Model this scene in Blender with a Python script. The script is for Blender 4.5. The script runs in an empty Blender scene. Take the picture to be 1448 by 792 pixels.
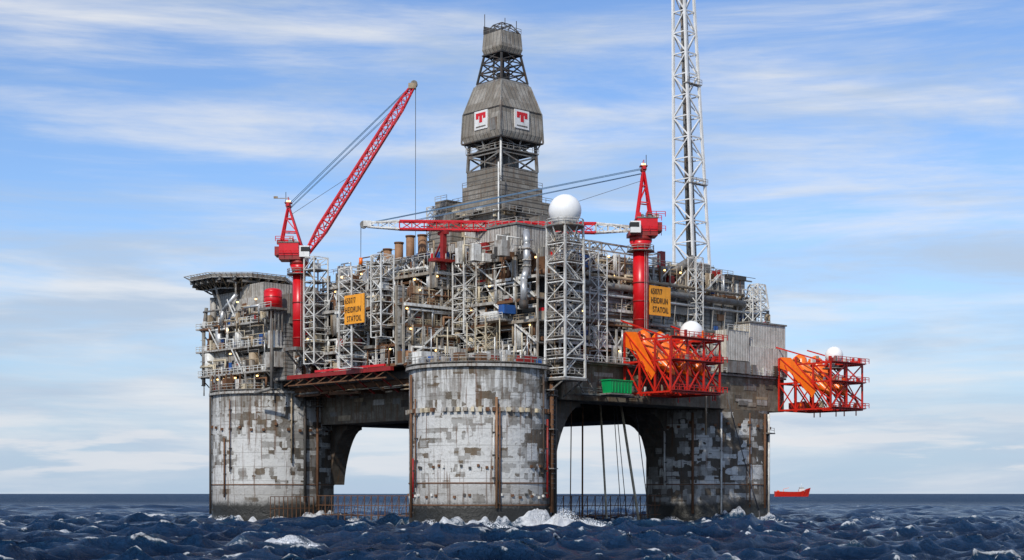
import bpy, math, random
import numpy as np
from mathutils import Vector, Matrix

scene = bpy.context.scene
rng = random.Random(7)
ROT = math.radians(43.0)
CR, SR = math.cos(ROT), math.sin(ROT)
ORG = (-6.7, 323.0)

def w2(u, v):
    return (ORG[0] + CR*u - SR*v, ORG[1] + SR*u + CR*v)

# ------------------------------------------------------------------ nodes
class NT:
    def __init__(s, nt):
        s.nt = nt
    def n(s, t, **kw):
        nd = s.nt.nodes.new(t)
        for k, v in kw.items():
            setattr(nd, k, v)
        return nd
    def put(s, sock, val):
        if isinstance(val, bpy.types.NodeSocket):
            s.nt.links.new(val, sock)
        else:
            sock.default_value = val
    def m(s, op, a, b=None, c=None, clamp=False):
        nd = s.n('ShaderNodeMath', operation=op)
        nd.use_clamp = clamp
        s.put(nd.inputs[0], a)
        if b is not None: s.put(nd.inputs[1], b)
        if c is not None: s.put(nd.inputs[2], c)
        return nd.outputs[0]
    def mix(s, f, a, b, mode='MIX'):
        nd = s.n('ShaderNodeMix', data_type='RGBA', blend_type=mode)
        s.put(nd.inputs[0], f)
        for i, v in ((6, a), (7, b)):
            if isinstance(v, (tuple, list)) and len(v) == 3:
                v = (*v, 1)
            s.put(nd.inputs[i], v)
        return nd.outputs[2]
    def noise(s, vec, scale, detail=4, rough=.55, dist=0.0):
        nd = s.n('ShaderNodeTexNoise')
        s.put(nd.inputs['Vector'], vec)
        nd.inputs['Scale'].default_value = scale
        nd.inputs['Detail'].default_value = detail
        nd.inputs['Roughness'].default_value = rough
        nd.inputs['Distortion'].default_value = dist
        return nd.outputs[0]
    def rng(s, v, a, b, c=0.0, d=1.0):
        nd = s.n('ShaderNodeMapRange', interpolation_type='SMOOTHSTEP')
        s.put(nd.inputs[0], v)
        s.put(nd.inputs[1], a); s.put(nd.inputs[2], b)
        s.put(nd.inputs[3], c); s.put(nd.inputs[4], d)
        return nd.outputs[0]
    def comb(s, x, y, z):
        nd = s.n('ShaderNodeCombineXYZ')
        s.put(nd.inputs[0], x); s.put(nd.inputs[1], y); s.put(nd.inputs[2], z)
        return nd.outputs[0]
    def sep(s, v):
        nd = s.n('ShaderNodeSeparateXYZ')
        s.put(nd.inputs[0], v)
        return nd.outputs

MATS = {}
def mat(name, col, rough=.6, metal=0.0, dirt=.45, rust=.25, ribs=None, emit=None, panel=None):
    m = bpy.data.materials.new(name)
    m.use_nodes = True
    nt = m.node_tree
    b = nt.nodes['Principled BSDF']
    N = NT(nt)
    b.inputs['Roughness'].default_value = rough
    b.inputs['Metallic'].default_value = metal
    if emit:
        b.inputs['Base Color'].default_value = (*col, 1)
        b.inputs['Emission Color'].default_value = (*col, 1)
        b.inputs['Emission Strength'].default_value = emit
        MATS[name] = m
        return m
    tc = N.n('ShaderNodeTexCoord').outputs['Object']
    x, y, z = N.sep(tc)[:3]
    dark = (col[0]*.38, col[1]*.34, col[2]*.28)
    n1 = N.noise(tc, .45, 5, .65)
    f = N.rng(n1, .40, .64)
    c = N.mix(N.m('MULTIPLY', f, dirt), (*col, 1), (*dark, 1))
    n3 = N.noise(tc, 2.2, 3, .65)
    c = N.mix(N.m('MULTIPLY', N.rng(n3, .45, .7), dirt*.7), c, (*dark, 1))
    if panel:
        pv = N.m('FLOOR', N.m('DIVIDE', x, panel[0]))
        pw = N.m('FLOOR', N.m('DIVIDE', y, panel[0]))
        pz = N.m('FLOOR', N.m('DIVIDE', z, panel[1]))
        wn = N.n('ShaderNodeTexWhiteNoise', noise_dimensions='3D')
        N.put(wn.inputs['Vector'], N.comb(pv, pw, pz))
        c = N.mix(N.rng(wn.outputs[0], 0, 1, 0, .6), c, (*dark, 1))
    sv = N.comb(N.m('MULTIPLY', x, 1.6), N.m('MULTIPLY', y, 1.6), N.m('MULTIPLY', z, .16))
    st = N.noise(sv, 1.0, 4, .6)
    rf = N.m('MULTIPLY', N.rng(st, .50, .64), rust)
    c = N.mix(rf, c, (.12, .058, .022, 1))
    if ribs:
        if ribs[0] == 'z':
            q = z
        else:
            q = N.m('ADD', x, y)
        s = N.m('SINE', N.m('MULTIPLY', q, 2*math.pi/ribs[1]))
        r = N.rng(s, .35, .95)
        c = N.mix(N.m('MULTIPLY', r, ribs[2]), c, (*tuple(k*.3 for k in col), 1))
        bp = N.n('ShaderNodeBump')
        bp.inputs['Strength'].default_value = .6
        bp.inputs['Distance'].default_value = .15
        N.put(bp.inputs['Height'], N.m('SUBTRACT', 1.0, r))
        nt.links.new(bp.outputs[0], b.inputs['Normal'])
    nt.links.new(c, b.inputs['Base Color'])
    MATS[name] = m
    return m

mat('white_paint', (.76, .76, .72), .5, 0, .42, .45)
mat('clean_white', (.80, .80, .78), .5, 0, .2, .15)
mat('radome_white', (.84, .84, .82), .35, 0, .06, .03)
mat('light_grey', (.44, .425, .39), .6, 0, .6, .6)
mat('mid_grey', (.21, .205, .19), .6, 0, .55, .55)
mat('dark_grey', (.05, .048, .045), .7, 0, .5, .5)
mat('warm_grey', (.36, .32, .26), .6, 0, .5, .5)
mat('cream', (.60, .52, .37), .6, 0, .45, .4)
mat('rust_brown', (.16, .075, .035), .85, 0, .5, .4)
mat('beige', (.38, .30, .20), .7, 0, .5, .5)
mat('red_paint', (.64, .006, .012), .33, 0, .2, .06)
mat('dark_red', (.30, .014, .012), .5, 0, .4, .25)
mat('red_orange', (.62, .020, .008), .42, 0, .35, .12)
mat('orange_paint', (.92, .17, .010), .3, 0, .18, .10)
mat('blue_paint', (.02, .10, .34), .5, 0, .3, .2)
mat('green_paint', (.0, .32, .09), .45, 0, .2, .1)
mat('black', (.015, .015, .016), .7, 0, .1, .0)
mat('sign_yellow', (.92, .37, .02), .5, 0, .2, .2)
mat('stack_tan', (.30, .16, .08), .7, 0, .4, .4)
mat('galvanised', (.54, .55, .55), .4, .5, .35, .2)
mat('clad', (.33, .335, .33), .55, .1, .5, .5, ribs=('z', .9, .75), panel=(4.2, 3.1))
mat('clad_light', (.49, .465, .42), .55, .1, .5, .5, ribs=('xy', .8, .6))
mat('derrick_clad', (.31, .285, .245), .6, 0, .5, .4, ribs=('z', 1.15, .9), panel=(5.3, 2.3))
mat('derrick_panel', (.35, .325, .28), .6, 0, .45, .3, ribs=('xy', 1.3, .35), panel=(3.4, 3.4))
mat('container_white', (.68, .64, .56), .55, 0, .35, .35, ribs=('xy', .62, .8))
mat('concrete_beam', (.24, .21, .165), .9, 0, .75, .65, panel=(3.7, 1.6))
mat('concrete_dark', (.11, .095, .078), .9, 0, .6, .5, panel=(2.2, 1.4))
mat('lamp', (1.0, .62, .22), emit=4.0)
mat('spray', (.86, .88, .9), .8, 0, .0, .0)
mat('cable', (.06, .06, .065), .6, 0, .0, .0)
mat('cable_blue', (.10, .2, .32), .6, 0, .0, .0)

# concrete columns: weathered patchwork, UV = (arc metres, height metres)
def column_mat(name, light, darkb, seed, east, bmul):
    m = bpy.data.materials.new(name); m.use_nodes = True
    nt = m.node_tree; b = nt.nodes['Principled BSDF']; N = NT(nt)
    b.inputs['Roughness'].default_value = .85
    uv = N.n('ShaderNodeUVMap').outputs[0]
    x0, y0 = N.sep(uv)[:2]
    sv = N.comb(x0, y0, seed)
    jit = N.noise(sv, 1.1, 3, .6); jit2 = N.noise(N.comb(x0, y0, seed+40), 1.3, 3, .6)
    x = N.m('ADD', x0, N.m('MULTIPLY', N.m('SUBTRACT', jit, .5), .6))
    y = N.m('ADD', y0, N.m('MULTIPLY', N.m('SUBTRACT', jit2, .5), .5))
    def cell(sx, sy, sd):
        row = N.m('FLOOR', N.m('DIVIDE', y, sy))
        h = N.n('ShaderNodeTexWhiteNoise', noise_dimensions='1D')
        N.put(h.inputs['W'], N.m('ADD', row, sd))
        cx = N.m('FLOOR', N.m('ADD', N.m('DIVIDE', x, sx), N.m('MULTIPLY', h.outputs[0], 7.3)))
        w = N.n('ShaderNodeTexWhiteNoise', noise_dimensions='2D')
        N.put(w.inputs['Vector'], N.comb(cx, N.m('ADD', row, sd), 0.0))
        return w.outputs[0]
    L = N.noise(sv, .09, 3, .6)
    L2 = N.noise(N.comb(x0, y0, seed+9), .13, 5, .65)
    fine = N.noise(sv, 1.1, 6, .72)
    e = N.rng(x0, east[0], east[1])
    low = N.rng(y0, 16, 6, 0, .14)
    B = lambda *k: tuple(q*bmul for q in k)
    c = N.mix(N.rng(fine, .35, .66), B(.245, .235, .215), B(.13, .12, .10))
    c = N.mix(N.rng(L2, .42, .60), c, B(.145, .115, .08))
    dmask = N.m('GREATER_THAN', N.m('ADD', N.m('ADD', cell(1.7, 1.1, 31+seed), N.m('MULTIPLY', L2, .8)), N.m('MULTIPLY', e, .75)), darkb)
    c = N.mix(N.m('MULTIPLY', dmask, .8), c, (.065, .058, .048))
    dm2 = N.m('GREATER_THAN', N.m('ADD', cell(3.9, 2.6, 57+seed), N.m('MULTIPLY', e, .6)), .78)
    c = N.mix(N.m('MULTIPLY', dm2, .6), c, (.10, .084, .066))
    st2 = N.noise(N.comb(N.m('MULTIPLY', x0, .55), N.m('MULTIPLY', y0, .05), seed+3), 1.0, 5, .7)
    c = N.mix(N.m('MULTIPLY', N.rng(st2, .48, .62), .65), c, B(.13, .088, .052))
    def lm(sx, sy, sd, thr, col, amt):
        nonlocal c
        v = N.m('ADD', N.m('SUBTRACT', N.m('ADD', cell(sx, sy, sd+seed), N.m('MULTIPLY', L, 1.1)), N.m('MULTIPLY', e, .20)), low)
        k = N.m('GREATER_THAN', v, thr)
        k = N.m('MULTIPLY', k, N.rng(fine, .72, .48, .35, 1.0))
        c = N.mix(N.m('MULTIPLY', k, amt), c, col)
    lm(4.8, 2.2, 3, light, (.29, .282, .262), .75)
    lm(2.3, 1.35, 11, light+.10, (.36, .355, .335), .85)
    lm(1.1, 1.6, 19, light+.20, (.56, .56, .535), .95)
    lm(6.3, 1.0, 23, light+.22, (.56, .56, .535), .95)
    lm(3.1, 3.4, 71, light+.25, (.57, .57, .55), .95)
    fz = N.m('ABSOLUTE', N.m('SUBTRACT', N.m('FRACT', N.m('DIVIDE', y0, 3.3)), .5))
    c = N.mix(N.m('MULTIPLY', N.m('GREATER_THAN', fz, .48), .4), c, (.07, .055, .04))
    st = N.noise(N.comb(N.m('MULTIPLY', x0, 1.3), N.m('MULTIPLY', y0, .06), seed), 1.0, 5, .65)
    c = N.mix(N.m('MULTIPLY', N.rng(st, .54, .65), .75), c, (.11, .052, .022))
    drip = N.m('MULTIPLY', N.rng(y0, 19, 32), N.rng(N.noise(N.comb(N.m('MULTIPLY', x0, .9), N.m('MULTIPLY', y0, .1), 5.0), 1.0, 4, .6), .40, .58))
    c = N.mix(N.m('MULTIPLY', drip, .7), c, (.09, .066, .04))
    edge = N.m('ADD', y0, N.m('MULTIPLY', N.m('SUBTRACT', fine, .5), 3.2))
    c = N.mix(N.m('MULTIPLY', N.rng(edge, 9.2, 8.2), .4), c, (.12, .10, .078))
    c = N.mix(N.rng(edge, 5.8, 3.8), c, (.020, .019, .015))
    c = N.mix(N.m('MULTIPLY', N.rng(N.m('ABSOLUTE', N.m('SUBTRACT', y0, 9.0)), .28, .1), .6), c, (.40, .38, .34))
    nt.links.new(c, b.inputs['Base Color'])
    N.put(b.inputs['Roughness'], N.rng(edge, 2.0, 6.0, .3, .88))
    bp = N.n('ShaderNodeBump'); bp.inputs['Strength'].default_value = .7; bp.inputs['Distance'].default_value = .35
    N.put(bp.inputs['Height'], fine)
    nt.links.new(bp.outputs[0], b.inputs['Normal'])
    MATS[name] = m
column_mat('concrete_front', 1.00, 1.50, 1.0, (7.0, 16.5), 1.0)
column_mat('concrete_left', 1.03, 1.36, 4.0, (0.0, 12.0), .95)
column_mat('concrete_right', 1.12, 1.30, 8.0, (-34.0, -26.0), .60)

# ------------------------------------------------------------------ mesh builder
class MB:
    def __init__(s):
        s.v = []; s.f = []; s.m = []; s.sm = []; s.mats = []
    def mi(s, m):
        if m not in s.mats: s.mats.append(m)
        return s.mats.index(m)
    def face(s, idx, m, smooth=False):
        s.f.append(idx); s.m.append(s.mi(m)); s.sm.append(smooth)
    def hexa(s, b, t, m):
        i = len(s.v)
        s.v += list(b) + list(t)
        for q in ((3, 2, 1, 0), (4, 5, 6, 7), (0, 1, 5, 4), (1, 2, 6, 5), (2, 3, 7, 6), (3, 0, 4, 7)):
            s.face([i+k for k in q], m)
    def box(s, x0, x1, y0, y1, z0, z1, m):
        if x0 > x1: x0, x1 = x1, x0
        if y0 > y1: y0, y1 = y1, y0
        s.hexa([(x0, y0, z0), (x1, y0, z0), (x1, y1, z0), (x0, y1, z0)],
               [(x0, y0, z1), (x1, y0, z1), (x1, y1, z1), (x0, y1, z1)], m)
    def obox(s, c, d, lx, ly, lz, m):
        d = Vector((d[0], d[1], 0)).normalized(); n = Vector((-d.y, d.x, 0))
        c = Vector(c)
        q = [c + d*a*lx/2 + n*b_*ly/2 for a, b_ in ((-1, -1), (1, -1), (1, 1), (-1, 1))]
        up = Vector((0, 0, lz/2))
        s.hexa([tuple(k-up) for k in q], [tuple(k+up) for k in q], m)
    def frame(s, p, q):
        d = (q-p).normalized()
        a = Vector((0, 0, 1)) if abs(d.z) < .95 else Vector((1, 0, 0))
        x = d.cross(a).normalized(); y = x.cross(d).normalized()
        return d, x, y
    def beam(s, p, q, w, m, h=None):
        p = Vector(p); q = Vector(q); h = h or w
        d, x, y = s.frame(p, q)
        r = [(x*a*w/2 + y*b_*h/2) for a, b_ in ((-1, -1), (1, -1), (1, 1), (-1, 1))]
        s.hexa([tuple(p+k) for k in r], [tuple(q+k) for k in r], m)
    def cyl(s, p, q, r, m, n=8, r2=None, caps=True):
        p = Vector(p); q = Vector(q); r2 = r if r2 is None else r2
        d, x, y = s.frame(p, q)
        i = len(s.v)
        for c, rr in ((p, r), (q, r2)):
            for k in range(n):
                a = 2*math.pi*k/n
                s.v.append(tuple(c + x*math.cos(a)*rr + y*math.sin(a)*rr))
        for k in range(n):
            k2 = (k+1) % n
            s.face([i+k, i+k2, i+n+k2, i+n+k], m, n > 5)
        if caps:
            s.face([i+k for k in range(n)][::-1], m)
            s.face([i+n+k for k in range(n)], m)
    def pipe(s, pts, r, m, n=8):
        for a, b_ in zip(pts, pts[1:]):
            s.cyl(a, b_, r, m, n)
        for a in pts[1:-1]:
            s.sphere(a, r*1.02, m, 8, 5)
    def sphere(s, c, r, m, n=24, k=14, zmin=-1.0, sz=1.0):
        i = len(s.v)
        a0 = math.asin(max(-1, zmin))
        for j in range(k+1):
            a = a0 + (math.pi/2-a0)*j/k
            for t in range(n):
                b_ = 2*math.pi*t/n
                s.v.append((c[0]+r*math.cos(a)*math.cos(b_), c[1]+r*math.cos(a)*math.sin(b_), c[2]+r*sz*math.sin(a)))
        for j in range(k):
            for t in range(n):
                t2 = (t+1) % n
                s.face([i+j*n+t, i+j*n+t2, i+(j+1)*n+t2, i+(j+1)*n+t], m, True)
    def octa(s, c, r, m, sz=1.0):
        i = len(s.v)
        for dx, dy, dz in ((1, 0, 0), (0, 1, 0), (-1, 0, 0), (0, -1, 0), (0, 0, sz), (0, 0, -sz)):
            s.v.append((c[0]+dx*r, c[1]+dy*r, c[2]+dz*r))
        for k in range(4):
            k2 = (k+1) % 4
            s.face([i+k, i+k2, i+4], m, True); s.face([i+k2, i+k, i+5], m, True)
    def prism(s, poly, off, m):
        """poly: 3D points, off: extrusion vector"""
        i = len(s.v); n = len(poly); off = Vector(off)
        s.v += [tuple(p) for p in poly] + [tuple(Vector(p)+off) for p in poly]
        s.face(list(range(i, i+n))[::-1], m); s.face(list(range(i+n, i+2*n)), m)
        for k in range(n):
            k2 = (k+1) % n
            s.face([i+k, i+k2, i+n+k2, i+n+k], m)
    def quads_truss(s, A, B, bays, wl, wd, m, xb=False, md=None, rand=False):
        md = md or m
        A = [Vector(p) for p in A]; B = [Vector(p) for p in B]
        n = len(A)
        L = lambda i, t: A[i].lerp(B[i], t)
        for i in range(n):
            s.beam(A[i], B[i], wl, m)
        for j in range(bays+1):
            t = j/bays
            for i in range(n):
                s.beam(L(i, t), L((i+1) % n, t), wd, md)
        for j in range(bays):
            t0, t1 = j/bays, (j+1)/bays
            for i in range(n):
                k = (i+1) % n
                mode = 2 if xb else (j+i) % 2
                if rand: mode = rng.choice([0, 1, 0, 1, 2, 3, 4])
                if mode == 2:
                    s.beam(L(i, t0), L(k, t1), wd, md); s.beam(L(k, t0), L(i, t1), wd, md)
                elif mode == 1:
                    s.beam(L(i, t0), L(k, t1), wd, md)
                elif mode == 0:
                    s.beam(L(k, t0), L(i, t1), wd, md)
                elif mode == 4:
                    tm = (t0+t1)/2
                    s.beam(L(i, tm), L(k, tm), wd, md)
    def tower(s, cx, cy, h0, h1, z0, z1, bays, wl, wd, m, xb=False, dx=0, dy=0, rand=False):
        q = ((-1, -1), (1, -1), (1, 1), (-1, 1))
        s.quads_truss([(cx+a*h0, cy+b_*h0, z0) for a, b_ in q],
                      [(cx+dx+a*h1, cy+dy+b_*h1, z1) for a, b_ in q], bays, wl, wd, m, xb, None, rand)
    def boom(s, p, q, w0, w1, bays, wl, wd, m, h0=None, h1=None):
        p = Vector(p); q = Vector(q)
        h0 = h0 or w0; h1 = h1 or w1
        d, x, y = s.frame(p, q)
        c = ((-1, -1), (1, -1), (1, 1), (-1, 1))
        s.quads_truss([p+x*a*w0/2+y*b_*h0/2 for a, b_ in c], [q+x*a*w1/2+y*b_*h1/2 for a, b_ in c], bays, wl, wd, m)
    def rail(s, pts, m='light_grey', h=1.15, sp=2.0, w=.09, closed=False):
        pts = [Vector(p) for p in pts]
        if closed: pts.append(pts[0])
        for a, b_ in zip(pts, pts[1:]):
            for k in (h, h*.55):
                s.beam(a+Vector((0, 0, k)), b_+Vector((0, 0, k)), w, m)
            n = max(1, int((b_-a).length/sp))
            for j in range(n+1):
                p = a.lerp(b_, j/n)
                s.beam(p, p+Vector((0, 0, h)), w, m)
    def ring(s, c, r0, r1, z0, z1, m, n=64):
        i = len(s.v)
        for k in range(n):
            a = 2*math.pi*k/n; ca, sa = math.cos(a), math.sin(a)
            for r, z in ((r0, z0), (r1, z0), (r1, z1), (r0, z1)):
                s.v.append((c[0]+r*ca, c[1]+r*sa, z))
        for k in range(n):
            k2 = (k+1) % n
            for j in range(4):
                j2 = (j+1) % 4
                s.face([i+k*4+j, i+k2*4+j, i+k2*4+j2, i+k*4+j2], m)
    def build(s, name, parent=None, origin=(0, 0, 0)):
        me = bpy.data.meshes.new(name)
        o = origin
        me.from_pydata([(a-o[0], b_-o[1], c-o[2]) for a, b_, c in s.v], [], s.f)
        for m in s.mats: me.materials.append(MATS[m])
        me.polygons.foreach_set('material_index', s.m)
        me.polygons.foreach_set('use_smooth', s.sm)
        me.update()
        ob = bpy.data.objects.new(name, me)
        scene.collection.objects.link(ob)
        if parent: ob.parent = parent
        return ob

def group(name, o):
    e = bpy.data.objects.new(name, None)
    e.empty_display_size = 2
    scene.collection.objects.link(e)
    x, y = w2(o[0], o[1])
    e.location = (x, y, o[2]); e.rotation_euler = (0, 0, ROT)
    return e

# ------------------------------------------------------------------ platform
plat = group('offshore_oil_platform', (0, 0, 0))
RC = 14.6
def column(name, cu, cv, ztop, mname, z0=-6):
    segs = 96
    zs = [z0] + [i*1.0 for i in range(-5, int(ztop))] + [ztop]
    V = []; F = []
    base = -math.pi/2 - ROT
    for z in zs:
        for k in range(segs+1):
            a = base - math.pi + 2*math.pi*k/segs
            V.append((cu+RC*math.cos(a), cv+RC*math.sin(a), z))
    n = segs+1
    for j in range(len(zs)-1):
        for k in range(segs):
            F.append((j*n+k, j*n+k+1, (j+1)*n+k+1, (j+1)*n+k))
    me = bpy.data.meshes.new(name)
    me.from_pydata(V, [], F)
    uvl = me.uv_layers.new(name='UVMap')
    for p in me.polygons:
        p.use_smooth = True
        for li in p.loop_indices:
            vi = me.loops[li].vertex_index
            k = vi % n; j = vi//n
            uvl.data[li].uv = (RC*(-math.pi+2*math.pi*k/segs), zs[j])
    me.materials.append(MATS[mname])
    ob = bpy.data.objects.new(name, me); scene.collection.objects.link(ob); ob.parent = plat
    return ob
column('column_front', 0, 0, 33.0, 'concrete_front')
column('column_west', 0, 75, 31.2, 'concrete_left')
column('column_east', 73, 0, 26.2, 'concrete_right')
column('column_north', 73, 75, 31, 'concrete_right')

def polar(cu, cv, adeg, r, z):
    """adeg 0 = south facing, + = east"""
    a = -math.pi/2 - ROT + math.radians(adeg)
    return (cu+r*math.cos(a), cv+r*math.sin(a), z)

cd = MB()
for cu, cv, zt in ((0, 0, 33.0), (0, 75, 31.2)):
    cd.cyl((cu, cv, zt-.05), (cu, cv, zt+.15), RC+.6, 'mid_grey', 72)
    cd.ring((cu, cv), RC, RC+.7, zt-.9, zt-.35, 'light_grey')
    cd.rail([polar(cu, cv, k*7.5, RC+.3, zt+.15) for k in range(48)], 'light_grey', 1.3, 1.4, .11, True)
for cu, cv in ((73, 0), (73, 75)):
    cd.cyl((cu, cv, 26.0), (cu, cv, 26.3), RC, 'concrete_dark', 48)
for k in range(-15, 16):
    p = polar(0, 0, k*5.6+1.5, RC+.1, 23.6)
    q = polar(0, 0, k*5.6+1.5, RC+.65, 23.6)
    if rng.random() < .85:
        cd.obox(((p[0]+q[0])/2, (p[1]+q[1])/2, 23.6), (q[0]-p[0], q[1]-p[1]), .7, rng.uniform(.6, 1.0), rng.uniform(.7, 1.0), rng.choice(['light_grey', 'rust_brown', 'cream', 'cream', 'warm_grey']))
    for cu, cv in ((0, 75), (73, 0)):
        if k % 2 == 0:
            p = polar(cu, cv, k*5.6, RC+.2, 0)
            cd.obox((p[0], p[1], 22.5+rng.uniform(-1, 1)), (p[0]-cu, p[1]-cv), .5, .6, .6, 'rust_brown')
    for zz in (12.2, 6.4):
        if rng.random() < .55:
            p = polar(0, 0, k*5.6+rng.uniform(-2, 2), RC+.15, 0)
            cd.obox((p[0], p[1], zz+rng.uniform(-.3, .3)), (p[0], p[1]), .4, .5, .5, rng.choice(['rust_brown', 'white_paint', 'dark_grey']))
def cpipe(cu, cv, a, z0, z1, r, m, off=.5):
    cd.cyl(polar(cu, cv, a, RC+off, z0), polar(cu, cv, a, RC+off, z1), r, m, 8)
    z = z0+1
    while z < z1:
        p = polar(cu, cv, a, RC+off*.5, z)
        cd.obox((p[0], p[1], z), (p[0]-cu, p[1]-cv), off+.3, .5, .3, 'dark_grey'); z += 4.5
cpipe(0, 0, 14, 4, 26, .26, 'stack_tan'); cpipe(0, 0, 16.5, 4, 24, .18, 'rust_brown'); cpipe(0, 0, 12, 9, 22, .10, 'white_paint')
cpipe(0, 0, -66, 2, 31, .28, 'rust_brown'); cpipe(0, 0, -62, 6, 14, .2, 'dark_red'); cpipe(0, 0, -58, 8, 26, .15, 'rust_brown')
cpipe(0, 0, 74, 3, 31, .45, 'rust_brown', .8); cpipe(0, 0, 66, 6, 22, .24, 'dark_red', .6); cpipe(0, 0, 82, 1, 31, .5, 'dark_grey', 1.0); cpipe(0, 0, 60, 10, 31, .2, 'dark_grey')
cpipe(0, 75, -40, 6, 20, .2, 'rust_brown'); cpipe(0, 75, -70, 2, 30, .3, 'dark_grey'); cpipe(0, 75, 38, 5, 30, .35, 'dark_grey'); cpipe(0, 75, 52, 3, 30, .3, 'rust_brown')
cpipe(0, 75, -33, 12, 29, .15, 'rust_brown'); cpipe(0, 75, 25, 14, 31, .2, 'beige')
for a in (-48, -20, 5, 33, 55, 64):
    cpipe(73, 0, a, rng.uniform(1, 9), 25.5, rng.choice([.15, .22, .3]), rng.choice(['dark_grey', 'rust_brown', 'rust_brown', 'white_paint']))
for z in range(8, 31, 1):
    cd.beam(polar(0, 0, 69, RC+1.3, z), polar(0, 0, 77, RC+1.3, z), .12, 'mid_grey')
for z in (12, 20, 28):
    a = polar(0, 0, 73, RC+.9, z)
    cd.obox(a, (a[0], a[1]), 1.8, 3.2, .2, 'mid_grey')
for (cu, cv, ad, z) in ((0, 0, 80, 27), (0, 75, 48, 27.5), (0, 75, 60, 22), (73, 0, 62, 21)):
    a = polar(cu, cv, ad, RC+.8, z)
    cd.obox(a, (a[0]-cu, a[1]-cv), 1.6, 4, .25, 'mid_grey')
    b1 = polar(cu, cv, ad-7, RC+1.5, z+.1); b2 = polar(cu, cv, ad+7, RC+1.5, z+.1); cd.rail([b1, b2], 'light_grey')
for zz in (9.0, 4.6):
    cd.ring((0, 0), RC-.05, RC+.14, zz-.12, zz+.12, 'rust_brown', 72)
cd.ring((73, 0), RC-.05, RC+.14, 9-.12, 9.12, 'rust_brown', 72)
cd.ring((0, 75), RC-.05, RC+.14, 9-.12, 9.12, 'rust_brown', 72)
cd.build('column_fittings', plat)

# --- beams, haunches, underside
bm_ = MB()
bm_.box(4, 13, 12, 64, 23.2, 31.4, 'concrete_beam')
bm_.box(-4, 3.9, 13.5, 61.5, 30.4, 32.2, 'rust_brown')
bm_.box(12, 87, -12, -3, 26.4, 34.0, 'concrete_beam')
bm_.box(66, 84, 14, 78, 25, 31, 'concrete_dark')
bm_.box(12, 62, 70, 80, 24, 31, 'concrete_dark')
bm_.box(-5, 84, -6, 84, 31.5, 33.2, 'dark_grey')
bm_.box(11.5, 87.3, -12.5, -2.6, 34.05, 34.5, 'light_grey')
for k in range(16):
    z = 26.9+rng.uniform(0, 5); u = rng.uniform(14, 82); w = rng.uniform(1.5, 6)
    bm_.box(u, u+w, -12.04-.012*k, -11.9, z, z+rng.uniform(.6, 1.6), rng.choice(['light_grey', 'beige', 'concrete_dark', 'mid_grey', 'warm_grey']))
for k in range(12):
    z = 23.6+rng.uniform(0, 5.8); v = rng.uniform(15, 56); w = rng.uniform(1.5, 5)
    bm_.box(3.96-.012*k, 4.1, v, v+w, z, z+rng.uniform(.6, 1.6), rng.choice(['mid_grey', 'beige', 'concrete_dark', 'light_grey']))
for k in range(14):
    u = 6+k*6
    bm_.box(u, u+.8, -2.5, 82, 29.0, 31.4, 'dark_grey')
for k in range(8):
    v = 8+k*9.5
    bm_.box(-4, 84, v, v+.7, 29.4, 31.45, 'rust_brown')
def haunchV(v0, v1, u0, u1, zt, zb):
    n = 8; poly = [(u0, v0, zb)]
    for k in range(1, n+1):
        t = k/n; poly.append((u0, v0+(v1-v0)*(1-math.cos(t*math.pi/2))**.8*1.0, zb+(zt-1-zb)*math.sin(t*math.pi/2)**1.1))
    poly += [(u0, v1, zt), (u0, v0, zt)]
    bm_.prism(poly, (u1-u0, 0, 0), 'concrete_dark')
def haunchU(u_0, u_1, v0, v1, zt, zb):
    n = 8; poly = [(u_0, v0, zb)]
    for k in range(1, n+1):
        t = k/n; poly.append((u_0+(u_1-u_0)*(1-math.cos(t*math.pi/2))**.8, v0, zb+(zt-1-zb)*math.sin(t*math.pi/2)**1.1))
    poly += [(u_1, v0, zt), (u_0, v0, zt)]
    bm_.prism(poly, (0, v1-v0, 0), 'concrete_dark')
haunchV(63.5, 56.5, 8.5, 12.8, 23.15, 9); haunchV(12.5, 20, 5, 12, 23.15, 12)
haunchU(12.5, 20, -9.5, 0, 26.35, 12.5); haunchU(60.5, 53, 0, 8, 26.35, 13)
haunchV(13, 22, 68, 76, 25, 12)
haunchU(14, 22, 71, 79, 24, 12)
bm_.box(8, 24, 28, 44, 25, 31.4, 'concrete_dark')
bm_.prism([(14, 30, 25), (14, 34, 22.8), (14, 38, 22.8), (14, 42, 25)], (8, 0, 0), 'concrete_dark')
bm_.box(30, 52, 20, 46, 27.5, 31.4, 'dark_grey')
for k in range(18):
    v = 15+rng.uniform(0, 42); z = 30.2-rng.uniform(0, 1.2)
    bm_.cyl((-3.6-rng.uniform(0, 1), v, z), (-3.6, v+rng.uniform(3, 12), z), rng.uniform(.1, .3), rng.choice(['rust_brown', 'mid_grey', 'beige']), 6)
bm_.build('concrete_support_beams', plat)

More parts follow.
